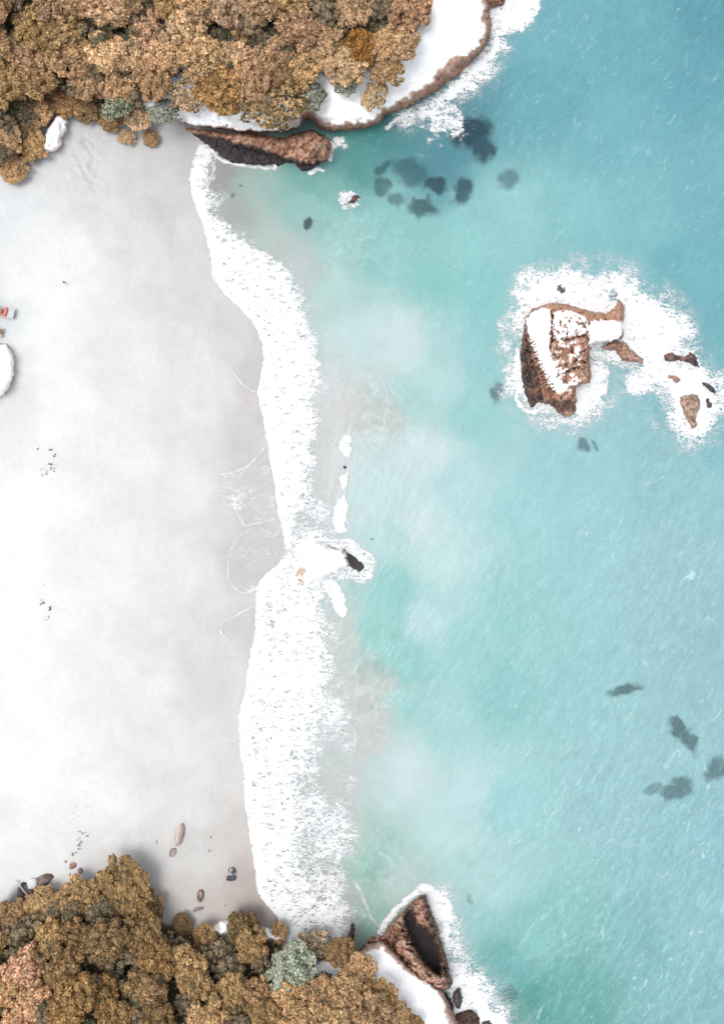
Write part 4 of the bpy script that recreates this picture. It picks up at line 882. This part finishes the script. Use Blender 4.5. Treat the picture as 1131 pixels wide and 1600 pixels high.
# ------------------------------------------------------------------ trees
def crown_mesh(name, seed, lumps=20, cards=190, core=True, sparse=False, green=.10, zsq=.8):
    r = np.random.default_rng(seed); C_, Rd = ([np.array([0, 0, .08])], [.50]) if not sparse else ([], [])
    tries = 0
    while len(C_) < lumps and tries < 4000:
        tries += 1
        d = r.normal(size=3); d[2] = abs(d[2]) * .9 - .18; d /= np.linalg.norm(d)
        rad = r.uniform(.15, .30) if not sparse else r.uniform(.16, .27)
        c = d * (1.0 - rad) * np.array([1, 1, zsq]) * r.uniform(.70, 1.14)
        if all(np.linalg.norm(c - q) > .62 * (rad + s_) for q, s_ in list(zip(C_, Rd))[0 if sparse else 1:]): C_.append(c); Rd.append(rad)
    C_, Rd = np.array(C_), np.array(Rd)
    V_, F_, tone, grn, o = [], [], [], [], 0
    if core:
        cs = list(zip(C_, Rd * .88))
        for k, (c, R) in enumerate(cs):
            p = ICO2_V * (1 + .48 * noise3(ICO2_V, 2.9, seed * 31 + k))[:, None] * R * np.array([1, 1, .9]) + c
            V_.append(p); F_.append(ICO2_F + o); o += len(p); tone.append(np.full(len(p), r.uniform(.3, .7))); grn.append(np.full(len(p), r.uniform(.0, .3)))
    for c, R in zip(C_, Rd):
        n = int(cards * (R / .28) ** 2); d = r.normal(size=(n * 2, 3)); d /= np.linalg.norm(d, axis=1)[:, None]
        d = d[(d @ np.array([c[0], c[1], c[2] + .35])) > -.25 * np.linalg.norm(c)][:n]
        # leaves gather into rosettes
        f = noise3(d * 1.0 + c, 3.4, seed + 3)
        p = c + d * (R * (1.0 + .42 * f + r.uniform(-.14, .12, len(d))))[:, None]
        keep = np.ones(len(p), bool)
        for c2, R2 in zip(C_, Rd):
            if c2 is not c: keep &= np.linalg.norm(p - c2, axis=1) > R2 * .86
        p, d, f = p[keep], d[keep], f[keep]; m = len(p)
        nn = d + r.normal(size=(m, 3)) * .75; nn /= np.linalg.norm(nn, axis=1)[:, None]
        a = np.cross(nn, r.normal(size=(m, 3))); a /= np.linalg.norm(a, axis=1)[:, None]; b = np.cross(nn, a)
        sz = r.uniform(.03, .08, m)[:, None]
        q = np.stack([p - a * sz * 1.3, p - b * sz * .8, p + a * sz * 1.3, p + b * sz * .8], 1)
        V_.append(q.reshape(-1, 3)); k = np.arange(m) * 4 + o
        F_.append(np.concatenate([np.stack([k, k + 1, k + 2], -1), np.stack([k, k + 2, k + 3], -1)])); o += 4 * m
        tl = np.clip(r.uniform(.25, .75) + .9 * f + r.normal(size=m) * .16, 0, 1.3); tone.append(np.repeat(tl, 4))
        g = (r.uniform(size=m) < green) * 1.0 * r.uniform(.4, 1); grn.append(np.repeat(g, 4))
    me = mesh(name, np.concatenate(V_), np.concatenate(F_), {'tone': np.concatenate(tone), 'grn': np.concatenate(grn)}, False)
    me.materials.append(M_LEAF); return me, C_

def trunk_mesh(seed, C_, sparse):
    r = np.random.default_rng(seed + 500); it = []
    base = np.array([0, 0, -1.6]); fork = np.array([r.uniform(-.12, .12), r.uniform(-.12, .12), -.55])
    it.append(tube([base + [0, 0, -.2], base + [0, 0, .25], (base + fork) / 2 + r.normal(size=3) * .05, fork], [.14, .10, .085, .075], 8))
    for c in C_[:9 if sparse else 7]:
        c = c * (1.22 if (not sparse and r.uniform() < .35) else 1.0)
        mid = (fork + c) / 2 + r.normal(size=3) * .08 + np.array([0, 0, -.05])
        it.append(tube([fork, mid, c * (1.05 if sparse else 1.0)], [.05, .028, .012], 5))
    me = tubes_mesh('trunk', it); me.materials.append(M_BARK); return me

VAR = []
for k in range(9):
    cm, cc = crown_mesh('crown', 11 + k, lumps=[27, 32, 36, 40, 25, 33, 38, 29, 44][k], cards=200, zsq=.7); VAR.append((cm, trunk_mesh(k, cc, False)))
SPARSE = []
for k in range(4):
    cm, cc = crown_mesh('crown', 71 + k, lumps=30, cards=200, core=False, sparse=True, green=.38, zsq=.6); SPARSE.append((cm, trunk_mesh(40 + k, cc, True)))

def cliff_z(u, v):
    u, v = np.atleast_2d(np.asarray(u, float)), np.atleast_2d(np.asarray(v, float)); z = np.full(u.shape, -9.)
    for P, f in ((CLIFF_N, f_cliff_n), (CLIFF_S, f_cliff_s)):
        d = sdf(u, v, P); z = np.where(d > 0, np.maximum(z, f(u, v, d)[0]), z)
    return z
def ground_for_tree(x, y):
    u, v = x / S, -y / S
    return max(gz_at(u + CX, v + CY), float(cliff_z(u / .96 + CX, v / .96 + CY)[0, 0]) - .3)
N_TREES = 0
def tree(u, v, r, color, label, group, sparse=False, zmin=None, k=None, flat=1.0):
    global N_TREES
    V0 = SPARSE if sparse else VAR
    k = random.randrange(len(V0)) if k is None else k % len(V0)
    R = r * S
    g = ground_for_tree(*at(u, v, 12)[:2]); 
    for _ in range(2):
        zc = g + R * .88 * flat
        p = at(u, v, zc); g = ground_for_tree(p[0], p[1])
        if zmin is not None: g = max(g, zmin)
    root = bpy.data.objects.new('coastal_tree', None); col.objects.link(root)
    R = R * CAMZ / (CAMZ) * (CAMZ - zc) / CAMZ
    root.location = (p[0], p[1], g); root.rotation_euler = (0, 0, random.uniform(0, 6.28)); s_ = R * 1.06
    e = random.uniform(.84, 1.2); root.scale = (s_ * e, s_ / e, s_ * random.uniform(.68, .9) * flat)
    for nm, me_ in (('crown', V0[k][0]), ('trunk', V0[k][1])):
        o = bpy.data.objects.new(nm, me_); col.objects.link(o); o.parent = root; o.location = (0, 0, (zc - g) / (s_ * root.scale.z / s_))
        j = random.uniform(.86, 1.16)
        o.color = (color[0] * j, color[1] * j * random.uniform(.97, 1.05), color[2] * j * random.uniform(.94, 1.1), 1)
    tag(root, label, 'tree', group); N_TREES += 1
    return root

def leafc(r, g, b): return tuple((lin((r, g, b)) * .93 + .07 * lin((r, g, b)).mean()) / K * 2.0)
TANL, TAN2, OCHRE, ORNG, OLIVE, PALE, GREYG, RUST, DKOL = leafc(178, 143, 104), leafc(192, 158, 120), leafc(168, 135, 92), leafc(166, 128, 80), leafc(152, 120, 80), leafc(200, 160, 120), leafc(158, 160, 138), leafc(174, 136, 104), leafc(126, 102, 70)
ORD = ['first', 'second', 'third', 'fourth', 'fifth', 'sixth', 'seventh', 'eighth', 'ninth', 'tenth', 'eleventh', 'twelfth', 'thirteenth', 'fourteenth', 'fifteenth', 'sixteenth']
GN, GS = 'trees of the northern forest', 'trees of the southern forest'
FR_N = [(22, 262, 22, OCHRE, 'tree with brown crown reaching lowest onto the beach at the left edge'), (50, 222, 26, OCHRE, 'ochre tree left of the white corner rock, above the lowest crown'), (10, 212, 28, TANL, 'tan tree on the left edge beside the white corner rock'),
        (52, 180, 27, TANL, 'tan tree directly above the white corner rock on its left side'), (98, 160, 26, ORNG, 'orange brown tree directly above the white corner rock'), (136, 172, 20, OLIVE, 'small olive brown tree at the beach edge right of the corner rock'),
        (172, 186, 19, OLIVE, 'small dark olive tree over the grey sand edge'), (198, 214, 13, TANL, 'tiny tan tree hanging farthest over the sand, left of two'), (236, 216, 12, OCHRE, 'tiny ochre tree hanging farthest over the sand, right of two'),
        (218, 178, 24, TAN2, 'tan tree above the two tiny ones at the sand edge'), (395, 128, 34, TANL, 'tan tree between the orange brown tree and the cliff notch'), (440, 128, 26, OLIVE, 'olive tree above the sparse one on the white ledge'), (345, 142, 38, ORNG, 'deep orange brown tree above the inner end of the brown outcrop'),
        (472, 108, 30, TANL, 'tan tree above the cliff notch'), (540, 105, 30, TAN2, 'light tan tree at the cliff rim right of the notch'), (604, 112, 24, TANL, 'tan tree at the forest tip over the white cliff'),
        (622, 70, 30, TAN2, 'light tan tree bulging over the white cliff on its seaward side'), (640, 18, 32, RUST, 'rusty tree at the top right corner of the forest')]
FR_N += [(424, 86, 32, TANL, 'tan tree straight above the sparse tan and green one'), (508, 72, 30, TAN2, 'light tan tree behind the one above the notch'), (562, 78, 28, leafc(150, 106, 48), 'dark orange tree in a hollow of the canopy near the cliff rim'), (598, 74, 24, TANL, 'tan tree right of the dark orange one near the rim')]
SP_N = [(295, 150, 26, TAN2, 'thin leafed tree with white rock showing through, above the outcrop start'), (425, 163, 42, TANL, 'sparse tan and green tree hanging over white ledge behind the outcrop'), (480, 150, 26, GREYG, 'sparse green tree hanging beside the cliff notch'),
        (585, 150, 20, TAN2, 'sparse tan tree hanging lowest over the white cliff face'), (185, 165, 22, GREYG, 'sparse grey green tree in a gap above the grey sand'), (255, 175, 20, GREYG, 'sparse bush like tree where white ledge meets the sand'), (540, 132, 18, GREYG, 'sparse green tree below the light tan one at the rim')]
occupied = []
for a in FR_N: tree(a[0], a[1], a[2], a[3], a[4], GN, flat=.6 if a[0] < 260 else 1.0); occupied.append(a[:3])
for a in SP_N: tree(a[0], a[1], a[2], a[3], a[4], GN, True, zmin=4.5); occupied.append((a[0], a[1], a[2] * .6))
def rows(vs, poly, spacing, cols, grp, forest, r0, r1, rn):
    for i, v0 in enumerate(vs):
        k = 0
        for u0 in np.arange(-20 + (i % 2) * spacing / 2, 660, spacing):
            u, v = u0 + random.uniform(-9, 9), v0 + random.uniform(-9, 9); r = random.uniform(r0, r1)
            sd = float(sdf(np.array([[u]]), np.array([[v]]), poly, 1)[0, 0])
            if sd < r * .55 or any(math.hypot(u - a, v - b) < .62 * (r + c) for a, b, c in occupied): continue
            c, cname = cols(u, v)
            tree(u, v, r, c, f'{cname} tree, {ORD[k]} from the left in the {rn[i]} row of the {forest} forest', grp); occupied.append((u, v, r)); k += 1
def cols_n(u, v):
    if u < 170: return [(OCHRE, 'ochre'), (TANL, 'tan'), (OCHRE, 'ochre')][random.randrange(3)]
    if u < 380: return [(TAN2, 'light tan'), (TAN2, 'light tan'), (TANL, 'tan')][random.randrange(3)]
    return [(TANL, 'tan'), (TAN2, 'light tan'), (OCHRE, 'ochre'), (TANL, 'tan')][random.randrange(4)]
rows([2, 44, 86, 128], FOREST_N, 47, cols_n, GN, 'northern', 27, 37, ['top', 'second', 'third', 'lowest'])

FR_S = [(193, 1396, 46, OLIVE, 'large domed olive tree standing farthest onto the beach'), (232, 1420, 26, DKOL, 'dark olive tree on the seaward side of the large dome'), (120, 1412, 38, OLIVE, 'olive tree just left of the large dome'), (70, 1420, 34, OCHRE, 'ochre tree beside the pale leaning pole'), (18, 1440, 32, OLIVE, 'olive tree on the left edge where the beach ends'),
        (285, 1448, 17, DKOL, 'small dark olive tree at the sand edge below the short log'), (378, 1452, 26, DKOL, 'dark green brown tree between the two white rock patches'), (436, 1456, 15, OCHRE, 'small ochre tree nearest the end of the surf'),
        (455, 1510, 38, leafc(156, 158, 142), 'grey green tree, the only pale green crown in the southern forest'), (395, 1480, 28, OLIVE, 'olive tree below the dark one between white patches'), (492, 1474, 24, leafc(182, 158, 132), 'pale grey brown tree right of the surf end'), (532, 1486, 24, OLIVE, 'olive tree nearest the upright brown rock'),
        (560, 1516, 28, TANL, 'tan tree at the rim of the southern white cliff'), (596, 1556, 24, OCHRE, 'ochre tree lower on the rim of the southern white cliff'), (620, 1590, 22, OCHRE, 'ochre tree on the bottom edge at the white cliff'), (648, 1598, 14, OCHRE, 'small ochre tree on the bottom edge, farthest right of the forest'),
        (38, 1512, 34, PALE, 'pale peach tree at the left edge, upper of its pair'), (55, 1566, 32, PALE, 'pale peach tree in the lower left corner with bare grey branches'), (8, 1556, 28, PALE, 'pale peach tree cut by the left edge of the photo'), (30, 1598, 28, PALE, 'pale peach tree on the bottom edge in the left corner'),
        (320, 1466, 20, OLIVE, 'small olive tree left of the first white rock patch')]
for a in FR_S: tree(a[0], a[1], a[2], a[3], a[4], GS, flat=.55 if a[1] < 1450 else 1.0); occupied.append(a[:3])
def cols_s(u, v):
    if u < 260 and v > 1490: return [(leafc(152, 118, 74), 'dark ochre'), (leafc(140, 110, 74), 'brown')][random.randrange(2)]
    if u < 420: return [(OCHRE, 'ochre'), (OLIVE, 'olive')][random.randrange(2)]
    return [(TANL, 'tan'), (TAN2, 'light tan'), (OCHRE, 'ochre')][random.randrange(3)]
rows([1462, 1506, 1550, 1594], FOREST_S, 47, cols_s, GS, 'southern', 27, 37, ['highest', 'second', 'third', 'bottom'])

# undergrowth between the trees
def undergrowth():
    r = np.random.default_rng(77); P = []
    for poly, box in ((FOREST_N, (-140, -160, 660, 285)), (FOREST_S, (-140, 1350, 680, 1760))):
        n = 26000; u = r.uniform(box[0], box[2], n)[None]; v = r.uniform(box[1], box[3], n)[None]
        ok = (sdf(u, v, poly, 2) + 16 * fbm(u / 12, v / 12, 5) > 5) & (fbm(u / 9, v / 9, 221) > -.12)
        u, v = u[ok], v[ok]; z = np.maximum(ground_z(u[None], v[None])[0], cliff_z((u - CX) / .96 + CX, (v - CY) / .96 + CY)[0] - .3) + np.clip(1.2 + 2.2 * fbm(u / 9, v / 9, 223), .2, 3)
        P.append(np.stack([(u - CX) * S, (CY - v) * S, z + r.uniform(-.3, .3, len(u))], -1))
    p = np.concatenate(P); m = len(p)
    nn = np.array([0, 0, 1]) + r.normal(size=(m, 3)) * .5; nn /= np.linalg.norm(nn, axis=1)[:, None]
    a = np.cross(nn, r.normal(size=(m, 3))); a /= np.linalg.norm(a, axis=1)[:, None]; b = np.cross(nn, a); sz = r.uniform(.25, .5, m)[:, None]
    q = np.stack([p - a * sz * 1.3, p - b * sz * .8, p + a * sz * 1.3, p + b * sz * .8], 1).reshape(-1, 3)
    F_ = np.arange(m * 4).reshape(-1, 4); F_ = np.concatenate([F_[:, [0, 1, 2]], F_[:, [0, 2, 3]]])
    VV, FF, TT, GG, o = [q], [F_], [np.repeat(r.uniform(.2, .9, m), 4)], [np.repeat((r.uniform(size=m) < .6) * .9, 4)], len(q)
    bush = []
    for k in range(4):
        bm_, _ = crown_mesh('bush', 300 + k, lumps=10, cards=90, green=.25); n_ = len(bm_.vertices)
        a_ = np.empty(n_ * 3, np.float32); bm_.vertices.foreach_get('co', a_); f_ = np.empty(len(bm_.loops), np.int32); bm_.loops.foreach_get('vertex_index', f_)
        t_ = np.empty(n_, np.float32); bm_.attributes['tone'].data.foreach_get('value', t_); g_ = np.empty(n_, np.float32); bm_.attributes['grn'].data.foreach_get('value', g_)
        bush.append((a_.reshape(-1, 3), f_.reshape(-1, 3), t_, g_)); bpy.data.meshes.remove(bm_)
    for poly, box in ((FOREST_N, (-60, -60, 650, 260)), (FOREST_S, (-60, 1370, 660, 1660))):
        u = r.uniform(box[0], box[2], 640); v = r.uniform(box[1], box[3], 640)
        sd = sdf(u[None], v[None], poly, 2)[0]; zz_ = np.maximum(ground_z(u[None], v[None])[0], cliff_z((u - CX) / .96 + CX, (v - CY) / .96 + CY)[0] - .3)
        for a, b, d_, z_ in zip(u, v, sd, zz_):
            if d_ < 12: continue
            A, F3, T3, G3 = bush[r.integers(4)]; sz_ = r.uniform(1.6, 3.4); th = r.uniform(0, 6.28); c_, s_ = math.cos(th), math.sin(th)
            p3 = A @ np.array([[c_, s_, 0], [-s_, c_, 0], [0, 0, .8]]) * sz_ + np.array([(a - CX) * S, (CY - b) * S, z_ + sz_ * .4 + r.uniform(0, 3.5)])
            VV.append(p3); FF.append(F3 + o); o += len(p3); k_ = r.uniform(.55, 1.5); TT.append(T3 * k_); GG.append(np.clip(G3 + (r.uniform(.2, .7) if r.uniform() < .2 else 0), 0, 1))
    me = mesh('undergrowth', np.concatenate(VV), np.concatenate(FF), {'tone': np.concatenate(TT), 'grn': np.concatenate(GG)}, False)
    o = link('undergrowth', me, M_LEAF); o.color = (.26, .195, .125, 1)
    tag(o, 'dark green and brown undergrowth on the forest floor', 'undergrowth', kind='stuff')
undergrowth()
